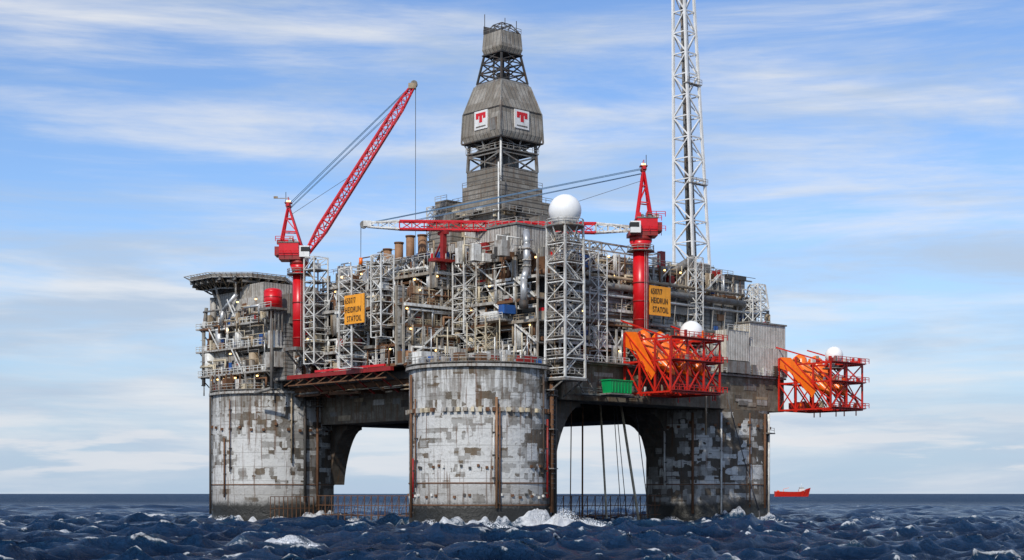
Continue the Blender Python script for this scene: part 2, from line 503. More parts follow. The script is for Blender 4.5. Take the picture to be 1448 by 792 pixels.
# --- module racks
PAL = ['light_grey']*4+['mid_grey']*4+['white_paint']*7+['warm_grey']*3+['cream']*3+['beige']*3+['rust_brown']*5+['dark_grey']*4+['galvanised']*3+['blue_paint']*2+['dark_red', 'stack_tan', 'red_paint']
def rack(mb, ax, n0, depth, s0, s1, z0, z1, nlev, dens=1.0, wall=('clad', 'mid_grey', 'dark_grey', 'dark_grey', 'rust_brown', 'warm_grey', 'black', 'black', 'clad_light'), brace='white_paint', frame='light_grey', spacing=5.5, backwall=True, front=.0):  # black and dark wall panels put the shade of deep gaps into colour
    def P(s, t, z):
        return (n0+t, s, z) if ax == 'L' else (s, n0+t, z)
    def B(sa, sb, ta, tb, za, zb, m):
        if ax == 'L': mb.box(n0+ta, n0+tb, sa, sb, za, zb, m)
        else: mb.box(sa, sb, n0+ta, n0+tb, za, zb, m)
    H = (z1-z0)/nlev
    for l in range(nlev):
        z = z0+l*H
        B(s0, s1, 0, depth, z, z+.3, 'mid_grey')
        s = s0
        while s < s1:
            w = min(rng.uniform(5, 14), s1-s); o = rng.choice([0, 0, .5, .9])
            B(s-.02, s+w-.03, -.12-o, .1, z-.25, z+.35, rng.choice([frame, 'mid_grey', 'warm_grey', 'rust_brown', 'white_paint']))
            if rng.random() < .85: mb.rail([P(s, .05-o, z+.35), P(s+w, .05-o, z+.35)], rng.choice(['light_grey', 'white_paint', 'cream', 'beige']), 1.15, 1.5, .1)
            s += w
        if backwall:
            s = s0
            while s < s1-.1:
                w = min(rng.uniform(1.5, 6), s1-s)
                d = depth-rng.uniform(0.05, 1.2)
                B(s+.01, s+w-.01, d, depth+.2, z+.3, z+H-.02, rng.choice(wall))
                s += w
        s = s0
        while s < s1-.8:
            w = rng.uniform(.5, 2.8)
            if rng.random() < .8*dens and s+w < s1:
                t = rng.uniform(.2, max(.7, depth-2)); h = rng.uniform(.6, H*.85)
                m = rng.choice(PAL)
                r = rng.random()
                if r < .55:
                    B(s, s+w, t, t+rng.uniform(.6, 2), z+.3, z+.3+h, m)
                    if rng.random() < .5: B(s+w*.2, s+w*.7, t+.1, t+.9, z+.3+h, z+.3+h+rng.uniform(.2, .8), rng.choice(PAL))
                elif r < .8:
                    rr = min(w/2, .8)
                    mb.cyl(P(s+rr, t+rr, z+.3), P(s+rr, t+rr, z+.3+h), rr, m, 12)
                else:
                    rr = rng.uniform(.3, .7)
                    mb.cyl(P(s, t+rr, z+.5+rr), P(s+w*1.5, t+rr, z+.5+rr), rr, m, 12)
            s += w+rng.uniform(.05, .8)
        for k in range(int(9*dens)):
            a = rng.uniform(s0, s1); b_ = min(s1, a+rng.uniform(3, 18)); zz = z+H-rng.uniform(.2, 1.9); t = rng.uniform(-.4, 1.2)
            r = rng.choice([.07, .09, .12, .18, .28])
            m = rng.choice(['light_grey', 'galvanised', 'beige', 'rust_brown', 'white_paint', 'white_paint', 'mid_grey', 'cream', 'stack_tan'])
            drop = rng.uniform(.8, H)
            mb.pipe([P(a, t, zz-drop), P(a, t, zz), P(b_, t, zz)] + ([P(b_, t+1.4, zz)] if rng.random() < .5 else [P(b_, t, zz-rng.uniform(.5, 2))]), r, m, 6)
        for k in range(int((s1-s0)/9*dens)):
            a = rng.uniform(s0, s1-2); nn = rng.randint(2, 5); m = rng.choice(['galvanised', 'white_paint', 'rust_brown', 'beige', 'light_grey'])
            for j in range(nn):
                mb.cyl(P(a+j*.32, -.15, z-rng.uniform(0, 1)), P(a+j*.32, -.15, z+H), .1, m, 6)
        for k in range(int((s1-s0)/10)):
            a = rng.uniform(s0, s1-1.5)
            B(a, a+rng.uniform(.4, 1.6), -.5, -.15, z+rng.uniform(.4, 1), z+rng.uniform(1.3, 2.6), rng.choice(PAL))
        for k in range(max(1, int((s1-s0)/14))):
            a = rng.uniform(s0, s1)
            p = P(a, -.2, z+H-.8)
            mb.box(p[0]-.16, p[0]+.16, p[1]-.16, p[1]+.16, p[2]-.14, p[2]+.14, 'lamp')
        nb = max(1, int((s1-s0)/spacing))
        for k in range(nb+1):
            a = s0+(s1-s0)*k/nb
            mb.beam(P(a, -.02, z), P(a, -.02, z+H), rng.choice([.3, .38, .45]), rng.choice([frame, frame, 'warm_grey']))
            if k < nb and rng.random() < .5*dens:
                b_ = s0+(s1-s0)*(k+1)/nb
                r = rng.random()
                if r < .5:
                    mb.beam(P(a, -.05, z+.2), P(b_, -.05, z+H-.2), .2, brace)
                elif r < .8:
                    c = (a+b_)/2
                    mb.beam(P(a, -.05, z+.2), P(c, -.05, z+H-.2), .2, brace); mb.beam(P(b_, -.05, z+.2), P(c, -.05, z+H-.2), .2, brace)
                else:
                    for o in (-.75, -.1):
                        mb.beam(P(a, o, z+.3), P(b_, o, z+H), .14, brace, .3)
                    for j in range(9):
                        t = j/8; mb.beam(P(a+(b_-a)*t, -.75, z+.3+(H-.3)*t), P(a+(b_-a)*t, -.1, z+.3+(H-.3)*t), .12, 'mid_grey')
            if rng.random() < .35*dens:
                q = a+rng.uniform(.5, 3)
                if q < s1:
                    mb.cyl(P(q, -.3, z), P(q, -.3, z+H), rng.choice([.1, .16, .25]), rng.choice(['galvanised', 'rust_brown', 'white_paint', 'beige']), 6)
    return P

core = MB()
core.box(12.5, 84, -6, 30, 33.3, 54, 'dark_grey')
core.box(2, 84, 30.1, 66, 33.3, 54, 'dark_grey')
core.box(14, 82, 66.1, 84, 33.3, 50, 'mid_grey')
core.box(16, 70, 0, 60, 54.05, 56, 'clad')
core.build('deck_core_modules', plat)

rk = MB()
rack(rk, 'L', 8, 4.5, -9, 17, 33.4, 56.5, 5, 1.35)
rack(rk, 'L', -8, 8, 17.5, 38, 34.2, 51, 4, 1.3, brace='white_paint', frame='white_paint')
rack(rk, 'L', -7, 8, 38.1, 56, 33.6, 52, 4, 1.3)
rack(rk, 'L', 1, 5, 17, 56, 51.2, 57.5, 2, 1.3)
rack(rk, 'R', 15.4, 2.0, -7.8, 7.9, 34.2, 51, 4, 1.6, spacing=4, wall=('clad', 'mid_grey', 'warm_grey', 'clad_light', 'light_grey', 'rust_brown'))
rack(rk, 'R', 15.4, 2.0, 1.2, 7.9, 51.2, 57.5, 2, 1.4, spacing=3.3)
rack(rk, 'R', -10.5, 4.5, 13, 87, 34.6, 42.2, 2, 1.3, wall=('clad', 'clad', 'mid_grey', 'warm_grey', 'rust_brown', 'dark_grey', 'black'))
rack(rk, 'R', -8, 4, 14, 40, 42.4, 59, 4, 1.2, wall=('clad', 'clad', 'dark_grey', 'mid_grey', 'warm_grey'))
rack(rk, 'R', -7, 3, 40.2, 74, 53, 58, 1, 1.5, wall=('clad', 'mid_grey', 'dark_grey'))
rack(rk, 'R', -8, 4, 74.2, 86, 42.4, 51, 2, 1.0)
rk.build('module_racks', plat)

cl = MB()
cl.box(40.3, 74, -7.4, -5, 42.3, 52.8, 'clad')
for k in range(9):
    u = 40.5+k*4.1
    cl.box(u, u+.35, -7.75, -7.35, 42.3, 52.9, 'mid_grey')
for k in range(16):
    u = rng.uniform(41, 72); z = rng.uniform(42.5, 51)
    cl.box(u, u+rng.uniform(.6, 2.6), -7.9, -7.42, z, z+rng.uniform(.5, 1.8), rng.choice(PAL))
cl.box(20, 36, -8.3, -7.6, 43.5, 50.5, 'clad')
cl.box(48, 60, -8.2, -7.42, 47.5, 49.2, 'light_grey')
for z, r, m, v in ((51.6, .75, 'mid_grey', -9.4), (49.6, .3, 'galvanised', -9.2), (53.6, .35, 'beige', -9.3), (44.2, .35, 'light_grey', -9.6), (43.2, .22, 'rust_brown', -9.8)):
    ue = 82-rng.uniform(0, 10)
    cl.pipe([(18+rng.uniform(0, 3), v+2.5, z), (18, v, z), (ue, v, z), (ue, v+2.2, z-1)], r, m, 12)
for k in range(14):
    u = 20+k*4.4
    cl.beam((u, -8.6, 42.5), (u, -9.6, 52.6), .14, 'light_grey')
# white access scaffolds on the east face
cl.tower(24, -11, 1.3, 1.3, 34.6, 58, 9, .2, .13, 'white_paint', rand=True)
cl.tower(57, -9.9, 1.2, 1.2, 42.4, 60.5, 7, .2, .13, 'white_paint', rand=True)
cl.tower(77, -10.2, 1.5, 1.5, 47.4, 55, 3, .22, .14, 'white_paint', rand=True)
cl.cyl((55, -3, 57), (62, -5, 61.3), 1.0, 'mid_grey', 14)
cl.cyl((50, -3, 56), (55, -3, 57), 1.0, 'mid_grey', 14)
cl.box(68, 79, -6.5, 2, 53.5, 57.5, 'clad'); cl.box(72, 79, -7, 2, 57.6, 58.6, 'dark_grey')
cl.box(60, 66.5, -6.3, 2, 58.1, 60.2, 'mid_grey')
cl.tower(83, -7, 2.0, 1.4, 51.2, 57, 3, .3, .2, 'white_paint', True)
cl.pipe([(10.5, -2.5, 61.2), (8.0, -5.6, 61.2), (6.8, -7.0, 58.5), (6.8, -7.0, 53.5), (5.2, -7.8, 51), (5.2, -7.8, 46.5)], .72, 'galvanised', 16)
for z in (57.4, 55, 53.8): cl.cyl((6.8, -7, z), (6.8, -7, z+.3), .95, 'light_grey', 16)
cl.cyl((5.2, -7.8, 46.6), (5.2, -7.8, 45), 1.0, 'dark_grey', 12)
cl.box(9.5, 22, -1, 12, 57.2, 63.6, 'clad_light'); cl.box(9.2, 22.3, -1.3, 12.3, 63.7, 64.1, 'mid_grey')
cl.rail([(9.4, -1, 64.1), (9.4, 12, 64.1)], 'light_grey'); cl.rail([(9.4, -1.2, 64.1), (22, -1.2, 64.1)], 'light_grey')
cl.box(9.3, 9.48, 1, 5, 59, 62, 'mid_grey')
cl.box(10, 24, 14, 26, 56.2, 60.5, 'clad_light')
cl.box(3.6, 5, 22, 25, 57.6, 59.8, 'blue_paint'); cl.box(3.2, 5, 15.5, 18.5, 57.6, 59.2, 'blue_paint'); cl.box(8.0, 14, 26.5, 34, 57.6, 59.8, 'warm_grey')
for i, v in enumerate((35, 30.9, 26.9, 22.8)):
    zt = 62.4+[-.8, .2, 1.2, .9][i]
    cl.cyl((3.5, v, 57), (3.5, v, zt), .95, 'stack_tan', 16)
    cl.cyl((3.5, v, zt), (3.5, v, zt+.35), 1.1, 'rust_brown', 16)
    cl.cyl((3.5, v, zt+.36), (3.5, v, zt+.4), .8, 'black', 16)
    cl.box(2.1, 4.9, v-1.3, v+1.3, 57.6, 59, 'mid_grey')
cl.tower(-8.6, 45.5, 1.9, 1.9, 36, 59.8, 9, .26, .16, 'white_paint', rand=True)
cl.tower(-10.2, 29.5, 2.2, 2.2, 34, 55.5, 8, .28, .16, 'white_paint', rand=True)
cl.tower(-9.8, 20, 1.7, 1.7, 40, 57.5, 7, .24, .14, 'white_paint', rand=True)
cl.tower(5.5, 11, 1.8, 1.8, 41, 56.5, 6, .26, .15, 'white_paint', rand=True)
cl.tower(4.5, 3, 1.6, 1.6, 33.2, 44, 5, .22, .14, 'cream', rand=True)
for (u, v, h, za, zb_) in ((-8.6, 45.5, 1.9, 38, 58), (-10.2, 29.5, 2.2, 36, 54), (-9.8, 20, 1.7, 42, 56)):
    z = za; sgn = 1
    while z < zb_:
        cl.box(u-h, u+h, v-h, v+h, z, z+.12, 'mid_grey')
        cl.beam((u-h*.6, v-h*sgn*.8, z), (u-h*.6, v+h*sgn*.8, z+2.7), .5, 'warm_grey', .12)
        if rng.random() < .7:
            s = rng.uniform(.4, 1); cl.box(u-s, u+s, v-s, v+s*.6, z+.12, z+rng.uniform(.8, 2.2), rng.choice(PAL))
        z += 2.7; sgn = -sgn
cl.box(-9.2, -8.3, 18, 56, 33.0, 33.9, 'dark_red')
cl.box(-9.35, -8.9, 20, 45, 34.0, 34.5, 'red_paint')
for k in range(9):
    v = 20+k*4.2
    cl.beam((-8.8, v, 33), (-2.0, v, 29.0), .3, 'dark_red' if k % 2 else 'rust_brown')
    cl.beam((-8.8, v, 33), (-8.8, v+4, 31.6), .2, 'rust_brown')
cl.beam((-8.8, 20, 31.6), (-8.8, 56, 31.6), .28, 'rust_brown')
for v in (46.5, 49.5):
    for k in range(14):
        a = 2*math.pi*k/14; b_ = 2*math.pi*(k+1)/14
        cl.cyl((-9.9, v+.9*math.cos(a), 36.4+.9*math.sin(a)), (-9.9, v+.9*math.cos(b_), 36.4+.9*math.sin(b_)), .3, 'black', 6)
for (a, b_, c, d, h, m) in ((-9, -4, 8, 11, 3.2, 'white_paint'), (-8.5, -5.5, 3.5, 6.5, 2.0, 'blue_paint'), (-6, 0, -7, -4.5, 1.7, 'dark_red'),
                           (1, 6, -11, -8.6, 1.7, 'dark_red'), (-3, -1, -2, 2, 2.6, 'light_grey'), (3, 5, -4, 3, 3.6, 'mid_grey'), (-10.5, -8.7, -1, 1.5, 1.4, 'blue_paint'), (-2, 1, 5, 9, 4, 'clad_light')):
    cl.box(a, b_, c, d, 33.2, 33.2+h, m)
for k in range(60):
    p = polar(0, 0, rng.uniform(-75, 75), rng.uniform(7, 13), 0); s = rng.uniform(.3, .9)
    cl.box(p[0]-s, p[0]+s, p[1]-s, p[1]+s, 33.2, 33.2+rng.uniform(.5, 2.4), rng.choice(PAL))
for k in range(20):
    p = polar(0, 0, rng.uniform(-70, 70), rng.uniform(9, 13), 0)
    cl.cyl((p[0], p[1], 33.2), (p[0], p[1], 33.2+rng.uniform(2, 9)), .13, rng.choice(['white_paint', 'rust_brown', 'galvanised', 'cream']), 6)
cl.box(3.6, 7.9, -2, 4, 43.0, 43.4, 'light_grey')
cl.box(4, 7.6, -1, 3.2, 43.5, 45.0, 'white_paint'); cl.box(4.2, 7.4, -3.0, -1.2, 44.4, 46.2, 'blue_paint')
cl.rail([(3.6, -3, 43.4), (3.6, 5, 43.4)], 'white_paint', 1.1, 1.2)
def free(u, v):
    return not (24 < u < 52 and 20 < v < 50)
for k in range(380):
    if rng.random() < .68:
        if rng.random() < .5: u, v = rng.uniform(3, 14), rng.uniform(-5, 54)
        else: u, v = rng.uniform(14, 80), rng.uniform(-6, 4)
    else: u, v = rng.uniform(10, 80), rng.uniform(0, 60)
    zb = 56 if u < 72 else 53
    w, d, h = rng.uniform(.4, 2.6), rng.uniform(.4, 2.6), rng.uniform(.6, 3.6)*(1 if rng.random() < .85 else 1.6)
    if free(u, v):
        cl.box(u-w/2, u+w/2, v-d/2, v+d/2, zb, zb+h, rng.choice(PAL))
for k in range(140):
    if rng.random() < .5: u, v = rng.uniform(2, 12), rng.uniform(-5, 54)
    else: u, v = rng.uniform(14, 80), rng.uniform(-7, 2)
    r = rng.choice([.07, .1, .14, .2]); h = rng.uniform(1.5, 6)
    m = rng.choice(['white_paint', 'rust_brown', 'galvanised', 'light_grey', 'beige', 'cream'])
    cl.cyl((u, v, 56 if u < 72 else 53), (u, v, 56+h), r, m, 6)
    if rng.random() < .5:
        if rng.random() < .5: cl.cyl((u, v, 56+h), (u+rng.uniform(2, 9), v, 56+h), r, m, 6)
        else: cl.cyl((u, v, 56+h), (u, v+rng.uniform(2, 9), 56+h), r, m, 6)
for (u, v, h, z1) in ((20, -5, 2, 62.5), (28, -4.5, 1.8, 61.5), (46, -5, 2, 60.8), (6, 40, 1.6, 61), (5, 44, 1.5, 60)):
    cl.tower(u, v, h, h, 56, z1, 2, .28, .18, 'light_grey', rand=True)
cl.beam((14, -7.8, 61), (40, -7.8, 61), .35, 'light_grey'); cl.beam((14, -7.8, 59.4), (40, -7.8, 59.4), .3, 'light_grey')
for k in range(13):
    cl.beam((14+2*k, -7.8, 59.4 if k % 2 else 61), (16+2*k, -7.8, 61 if k % 2 else 59.4), .16, 'light_grey')
cl.rail([(8, -8, 57), (8, 17, 57)], 'light_grey'); cl.rail([(1, 17, 57.7), (1, 56, 57.7)], 'white_paint')
cl.rail([(40, -7, 58.2), (74, -7, 58.2)], 'light_grey')
for (a, b_, r, m) in (((38, 2, 29), (39.5, 1, -3), .24, 'cream'), ((44.5, 2, 29), (48.5, -1, -3), .3, 'cream'), ((47.2, 0, 29), (52.0, -1, -3), .1, 'cable'),
                      ((33.5, 3, 29), (33.4, 3, -3), .2, 'rust_brown'), ((30, 3, 29), (29.5, 3, -3), .12, 'rust_brown'), ((41.2, 1, 29), (43.4, 0, -3), .09, 'cable'), ((42, 1, 29), (45.4, 0, -3), .09, 'cable'),
                      ((62, -15, 29), (68, -16, 12), .1, 'cable'), ((55, -14.6, 30), (55, -14.6, 20), .25, 'beige')):
    cl.cyl(a, b_, r, m, 8)
cl.pipe([(68, -16, 12), (71, -17, 3), (72, -17, -3)], .14, 'cable', 6)
for k in range(19):
    u = 14+k*2.5
    cl.beam((u, 2, -2), (u, 2, 6.4), .16, 'rust_brown')
    if k < 18: cl.beam((u, 2, 1), (u+2.5, 2, 6.3), .08, 'rust_brown')
    v = 14+k*2.5
    cl.beam((2, v, -2), (2, v, 6.4), .16, 'rust_brown')
    if k < 18: cl.beam((2, v, 6.3), (2, v+2.5, 1), .08, 'rust_brown')
for z in (6.4, 4.2, 2):
    cl.beam((14, 2, z), (60, 2, z), .16, 'rust_brown'); cl.beam((2, 14, z), (2, 60, z), .16, 'rust_brown')
for k in range(11):
    u = -12+k*1.2
    cl.beam((u, 58.5, -1), (u, 58.5, 6.2), .13, 'rust_brown')
for z in (6.2, 3.5): cl.beam((-12, 58.5, z), (0, 58.5, z), .15, 'rust_brown')
cl.box(15, 34, -15, -12.6, 27.4, 27.7, 'mid_grey'); cl.rail([(15, -14.9, 27.7), (34, -14.9, 27.7)], 'mid_grey')
for k in range(6):
    cl.beam((16+3.4*k, -14.8, 27.4), (16+3.4*k, -12.2, 31), .2, 'mid_grey')
cl.box(14, 30, -14.5, -12.6, 34.3, 34.6, 'mid_grey'); cl.rail([(13, -14.4, 34.6), (30, -14.4, 34.6)], 'white_paint')
for k in range(9):
    u = 48+k*4.2
    cl.box(u, u+rng.uniform(.6, 2.4), -13.4, -12.55, 34.6, 34.6+rng.uniform(.8, 2.6), rng.choice(PAL))
cl.rail([(46, -13.3, 34.6), (84, -13.3, 34.6)], 'white_paint')
cl.box(64, 72.2, -13.2, -5, 37.6, 44.5, 'container_white')
cl.box(72.4, 87, -13, -3.5, 34.6, 41.2, 'container_white'); cl.box(73.5, 87, -12.4, -4, 41.3, 46.8, 'container_white')
cl.box(73.2, 87.3, -12.7, -3.7, 46.85, 47.2, 'mid_grey')
cl.box(64, 72.2, -13.5, -4.5, 34.7, 37.4, 'mid_grey')
cl.rail([(64, -13.6, 44.5), (72, -13.6, 44.5)], 'white_paint')
cl.build('deck_equipment', plat)

# --- living quarters on west column
q_o = (0, 75, 31)
lq = group('living_quarters_module', q_o)
mb = MB()
mb.box(-9, 13, 63, 87, 31.3, 35, 'dark_grey')
mb.box(-10.5, 12, 75, 88.5, 35.1, 41, 'light_grey'); mb.box(-10, 10, 60, 74.8, 35.1, 39.5, 'mid_grey')
mb.box(-9.6, 11, 77, 88, 41.5, 46.6, 'light_grey'); mb.box(-9, 11, 61, 76.8, 40.2, 46.6, 'light_grey')
mb.box(-8, 10, 79, 88, 47.2, 55.5, 'clad_light'); mb.box(-10.2, 9, 64, 78.8, 47.2, 53, 'light_grey')
mb.box(-7.5, 8, 68, 78, 53.2, 56.8, 'clad_light')
for (z, a, b_, off) in ((41.05, 62, 89, -12), (46.65, 62, 89, -11.8), (35, 60, 88, -12.4)):
    mb.box(off, -8.5, a, b_, z, z+.4, 'light_grey'); mb.rail([(off+.05, a, z+.4), (off+.05, b_, z+.4)], 'white_paint', 1.2, 1.6, .11)
    for k in range(9):
        v = a+(b_-a)*k/8
        mb.beam((off+.2, v, z), (-9.4, v, z-2.6), .2, 'mid_grey')
    mb.box(-12, 10, b_, b_+1.6, z, z+.4, 'light_grey'); mb.rail([(-12, b_+1.5, z+.4), (10, b_+1.5, z+.4)], 'white_paint', 1.2, 1.6, .11)
for (u, v, z0, z1, r, m) in ((-10.6, 86, 35.5, 40.8, 1.5, 'white_paint'), (-10.8, 67, 35.5, 39.8, 1.2, 'beige'), (-10.6, 82, 41.6, 46.2, 1.1, 'galvanised'), (-11, 73, 41.5, 45.8, 1.0, 'white_paint'), (-9.6, 86.5, 47, 54.5, .8, 'light_grey')):
    mb.cyl((u, v, z0), (u, v, z1), r, m, 16)
tv = 58.2
mb.cyl((-11.5, tv, 49.4), (-11.5, tv, 53.2), 2.1, 'red_paint', 20); mb.sphere((-11.5, tv, 53.2), 2.1, 'red_paint', 20, 6, 0, .4)
for z in (50.2, 51.8): mb.cyl((-11.5, tv, z), (-11.5, tv, z+.12), 2.16, 'dark_red', 20)
mb.box(-13.8, -9.0, tv-2.4, tv+2.4, 48.9, 49.4, 'mid_grey')
mb.rail([(-13.7, tv-2.4, 49.4), (-13.7, tv+2.4, 49.4)], 'white_paint')
for k in range(4): mb.beam((-13.2+k, tv-1.8, 44), (-13.2+k, tv-1.8, 49), .25, 'mid_grey')
for z, v0, v1, u in ((43.6, 78, 87.5, -9.68), (37.6, 76, 88, -10.58), (43.2, 62, 76, -9.08), (49.6, 65, 78, -10.28), (51, 79.5, 87.5, -8.08)):
    v = v0
    while v < v1-1:
        if rng.random() < .8:
            mb.box(u, u+.1, v, v+.8, z, z+1.0, 'black'); mb.box(u-.05, u+.02, v-.1, v+.9, z-.14, z-.02, 'white_paint')
        v += rng.uniform(1.6, 2.6)
for k in range(95):
    v = rng.uniform(60, 88); z = rng.choice([35.4, 41.45, 47.1]); u = rng.uniform(-11.8, -9.6); s = rng.uniform(.2, .7)
    mb.box(u-s*.6, u+s*.6, v-s, v+s, z, z+rng.uniform(.5, 3.2), rng.choice(PAL))
for k in range(14):
    v = rng.uniform(63, 86); z = rng.choice([36, 42.2, 48]); w = rng.uniform(1.2, 3.5)
    u = {36: -10.56, 42.2: -9.64, 48: -10.26}[z]
    mb.box(u-.02*k/14, u+.5, v, v+w, z, z+rng.uniform(1.5, 4), rng.choice(['warm_grey', 'rust_brown', 'white_paint', 'white_paint', 'dark_grey', 'mid_grey']))
for k in range(44):
    v = rng.uniform(60, 88); z = rng.uniform(33, 52); r = rng.choice([.08, .1, .15, .25, .35])
    m = rng.choice(['white_paint', 'rust_brown', 'galvanised', 'mid_grey', 'beige', 'cream'])
    u = -11.3-rng.uniform(0, .8); v2 = min(88.5, v+rng.uniform(2, 9))
    mb.pipe([(u, v, z-rng.uniform(1, 4)), (u, v, z), (u, v2, z)], r, m, 7)
for (v, za, zb_) in ((70, 35.4, 41), (80, 41.4, 46.6), (72, 47, 53)):
    for o in (-12.1, -11.2): mb.beam((o, v, za), (o, v+4.5, zb_), .12, 'white_paint', .3)
mb.pipe([(-11.2, 74, 54), (-12.2, 78, 50.5), (-12.2, 79, 47)], .5, 'galvanised', 10)
mb.pipe([(-11.2, 87, 52), (-11.6, 87.6, 46), (-11.6, 87.6, 33)], .45, 'mid_grey', 10)
mb.pipe([(-12, 58, 47), (-12, 58, 31), (-14, 62, 30)], .4, 'mid_grey', 10)
for k in range(22):
    p = polar(0, 75, -80+k*8, RC+rng.uniform(-.5, .8), 0)
    mb.beam((p[0], p[1], 30.6), (p[0]+rng.uniform(-.5, .5), p[1], 35), .3, rng.choice(['mid_grey', 'rust_brown', 'light_grey']))
for k in range(80):
    p = polar(0, 75, rng.uniform(-80, 90), rng.uniform(9, 14), 0); s = rng.uniform(.3, 1.1)
    mb.box(p[0]-s, p[0]+s, p[1]-s, p[1]+s, 31.35, 31.4+rng.uniform(.6, 3.4), rng.choice(PAL))
for k in range(9):
    p = (-12.1, rng.uniform(60, 88), rng.choice([34.2, 40, 45.8, 52]))
    mb.box(p[0]-.18, p[0]+.18, p[1]-.18, p[1]+.18, p[2]-.15, p[2]+.15, 'lamp')
mb.box(-9, 2, 57, 62.6, 33, 46, 'clad'); mb.box(-8, 2, 56.5, 62, 46.1, 53, 'mid_grey')
mb.box(-11.5, -9.1, 57.5, 62, 36, 39.5, 'light_grey'); mb.box(-11, -9.1, 58, 61, 40.5, 44.5, 'white_paint')
mb.build('quarters_structure', lq, q_o)

# --- helideck
ho = (-3, 84, 57)
hd = group('helideck', ho)
mb = MB()
R = 12.6
oc = [( -3+R*math.cos(math.radians(22.5+45*k)), 84+R*math.sin(math.radians(22.5+45*k))) for k in range(8)]
mb.prism([(x, y, 58.6) for x, y in oc], (0, 0, .7), 'mid_grey')
oc2 = [(-3+(R+1.5)*math.cos(math.radians(22.5+45*k)), 84+(R+1.5)*math.sin(math.radians(22.5+45*k))) for k in range(8)]
for k in range(8):
    a, b_ = oc[k], oc[(k+1) % 8]; c, d = oc2[k], oc2[(k+1) % 8]
    mb.beam((c[0], c[1], 59.3), (d[0], d[1], 59.3), .16, 'light_grey')
    for j in range(9):
        t = j/8
        mb.beam((a[0]+(b_[0]-a[0])*t, a[1]+(b_[1]-a[1])*t, 58.8), (c[0]+(d[0]-c[0])*t, c[1]+(d[1]-c[1])*t, 59.3), .1, 'light_grey')
    mb.beam((a[0], a[1], 58.4), (b_[0], b_[1], 58.4), .3, 'light_grey')
    e, f_ = (-3+(a[0]+3)*.72, 84+(a[1]-84)*.72), (-3+(b_[0]+3)*.72, 84+(b_[1]-84)*.72)
    mb.beam((e[0], e[1], 56.2), (f_[0], f_[1], 56.2), .3, 'light_grey')
    for j in range(5):
        t = j/4
        mb.beam((a[0]+(b_[0]-a[0])*t, a[1]+(b_[1]-a[1])*t, 58.4), (e[0]+(f_[0]-e[0])*t, e[1]+(f_[1]-e[1])*t, 56.2), .2, 'beige')
        if j < 4:
            t2 = t+.25
            mb.beam((a[0]+(b_[0]-a[0])*t2, a[1]+(b_[1]-a[1])*t2, 58.4), (e[0]+(f_[0]-e[0])*t, e[1]+(f_[1]-e[1])*t, 56.2), .14, 'beige')
for k in range(-4, 5):
    h = math.sqrt(R*R-(k*2.6)**2)*.93
    mb.box(-3+k*2.6-.15, -3+k*2.6+.15, 84-h, 84+h, 57.7, 58.58, 'mid_grey')
    mb.box(-3-h, -3+h, 84+k*2.6-.12, 84+k*2.6+.12, 57.2, 57.68, 'mid_grey')
for a, b_ in ((-10, 76), (-10, 87), (4, 76), (4, 90), (-12, 82), (-6, 92)):
    mb.beam((a, b_, 57.3), (a*.7-1, 82+(b_-82)*.5, 49), .4, 'light_grey')
mb.box(-9, 6, 77, 88, 55.6, 57.1, 'dark_grey')
mb.build('helideck_structure', hd, ho)

# --- derrick
cx, cy = 38.8, 35.2
do = (cx, cy, 56)
dk = group('drilling_derrick', do)
mb = MB()
mb.box(cx-9, cx+9, cy-9, cy+9, 56.1, 68, 'derrick_clad')
mb.box(cx-8.6, cx+8.6, cy-8.4, cy+8.4, 68.1, 76.5, 'derrick_clad')
mb.box(cx-9.1, cx+9.1, cy-8.9, cy+8.9, 68.0, 68.35, 'mid_grey')
mb.box(cx-7, cx+7, cy-6.6, cy+6.6, 76.6, 80.3, 'derrick_clad'); mb.box(cx-6.1, cx+6.1, cy-6, cy+6, 80.4, 84, 'derrick_clad')
mb.rail([(cx-8.6, cy+8.4, 76.5), (cx-8.6, cy-8.4, 76.5), (cx+8.6, cy-8.4, 76.5)], 'mid_grey')
mb.rail([(cx-7, cy+6.6, 80.3), (cx-7, cy-6.6, 80.3), (cx+7, cy-6.6, 80.3)], 'mid_grey')
mb.box(cx-10.2, cx-4, cy+8.6, cy+13, 66, 77.5, 'derrick_clad'); mb.box(cx-10.6, cx-6, cy+6, cy+12, 70, 74, 'mid_grey')
mb.box(cx-13, cx-9.2, cy+4, cy+12, 62, 72, 'derrick_clad')
mb.rail([(cx-10.2, cy+13, 77.5), (cx-10.2, cy+8.6, 77.5)], 'light_grey')
mb.tower(cx-11, cy+12.5, 1.2, 1.2, 58, 76, 8, .22, .14, 'white_paint', True)
mb.box(cx-14, cx-9.1, cy-8, cy+3.6, 57, 66, 'clad_light'); mb.box(cx-12.5, cx-9.2, cy-7.5, cy-1, 66.2, 70, 'light_grey')
mb.box(cx-4, cx+8, cy-15, cy-9.2, 56.5, 69.5, 'derrick_clad'); mb.box(cx, cx+7, cy-13, cy-9.1, 69.6, 72, 'mid_grey')
for k in range(30):
    z = 60+rng.uniform(0, 15); v = cy+rng.uniform(-8, 6)
    mb.box(cx-9.5, cx-8.55, v, v+rng.uniform(.5, 2.2), z, z+rng.uniform(.4, 1.4), rng.choice(['light_grey', 'mid_grey', 'white_paint', 'dark_grey', 'rust_brown', 'cream']))
    u = cx+rng.uniform(-8, 6)
    mb.box(u, u+rng.uniform(.5, 2.2), cy-9.4, cy-8.35, z, z+rng.uniform(.4, 1.4), rng.choice(['light_grey', 'mid_grey', 'beige', 'dark_grey']))
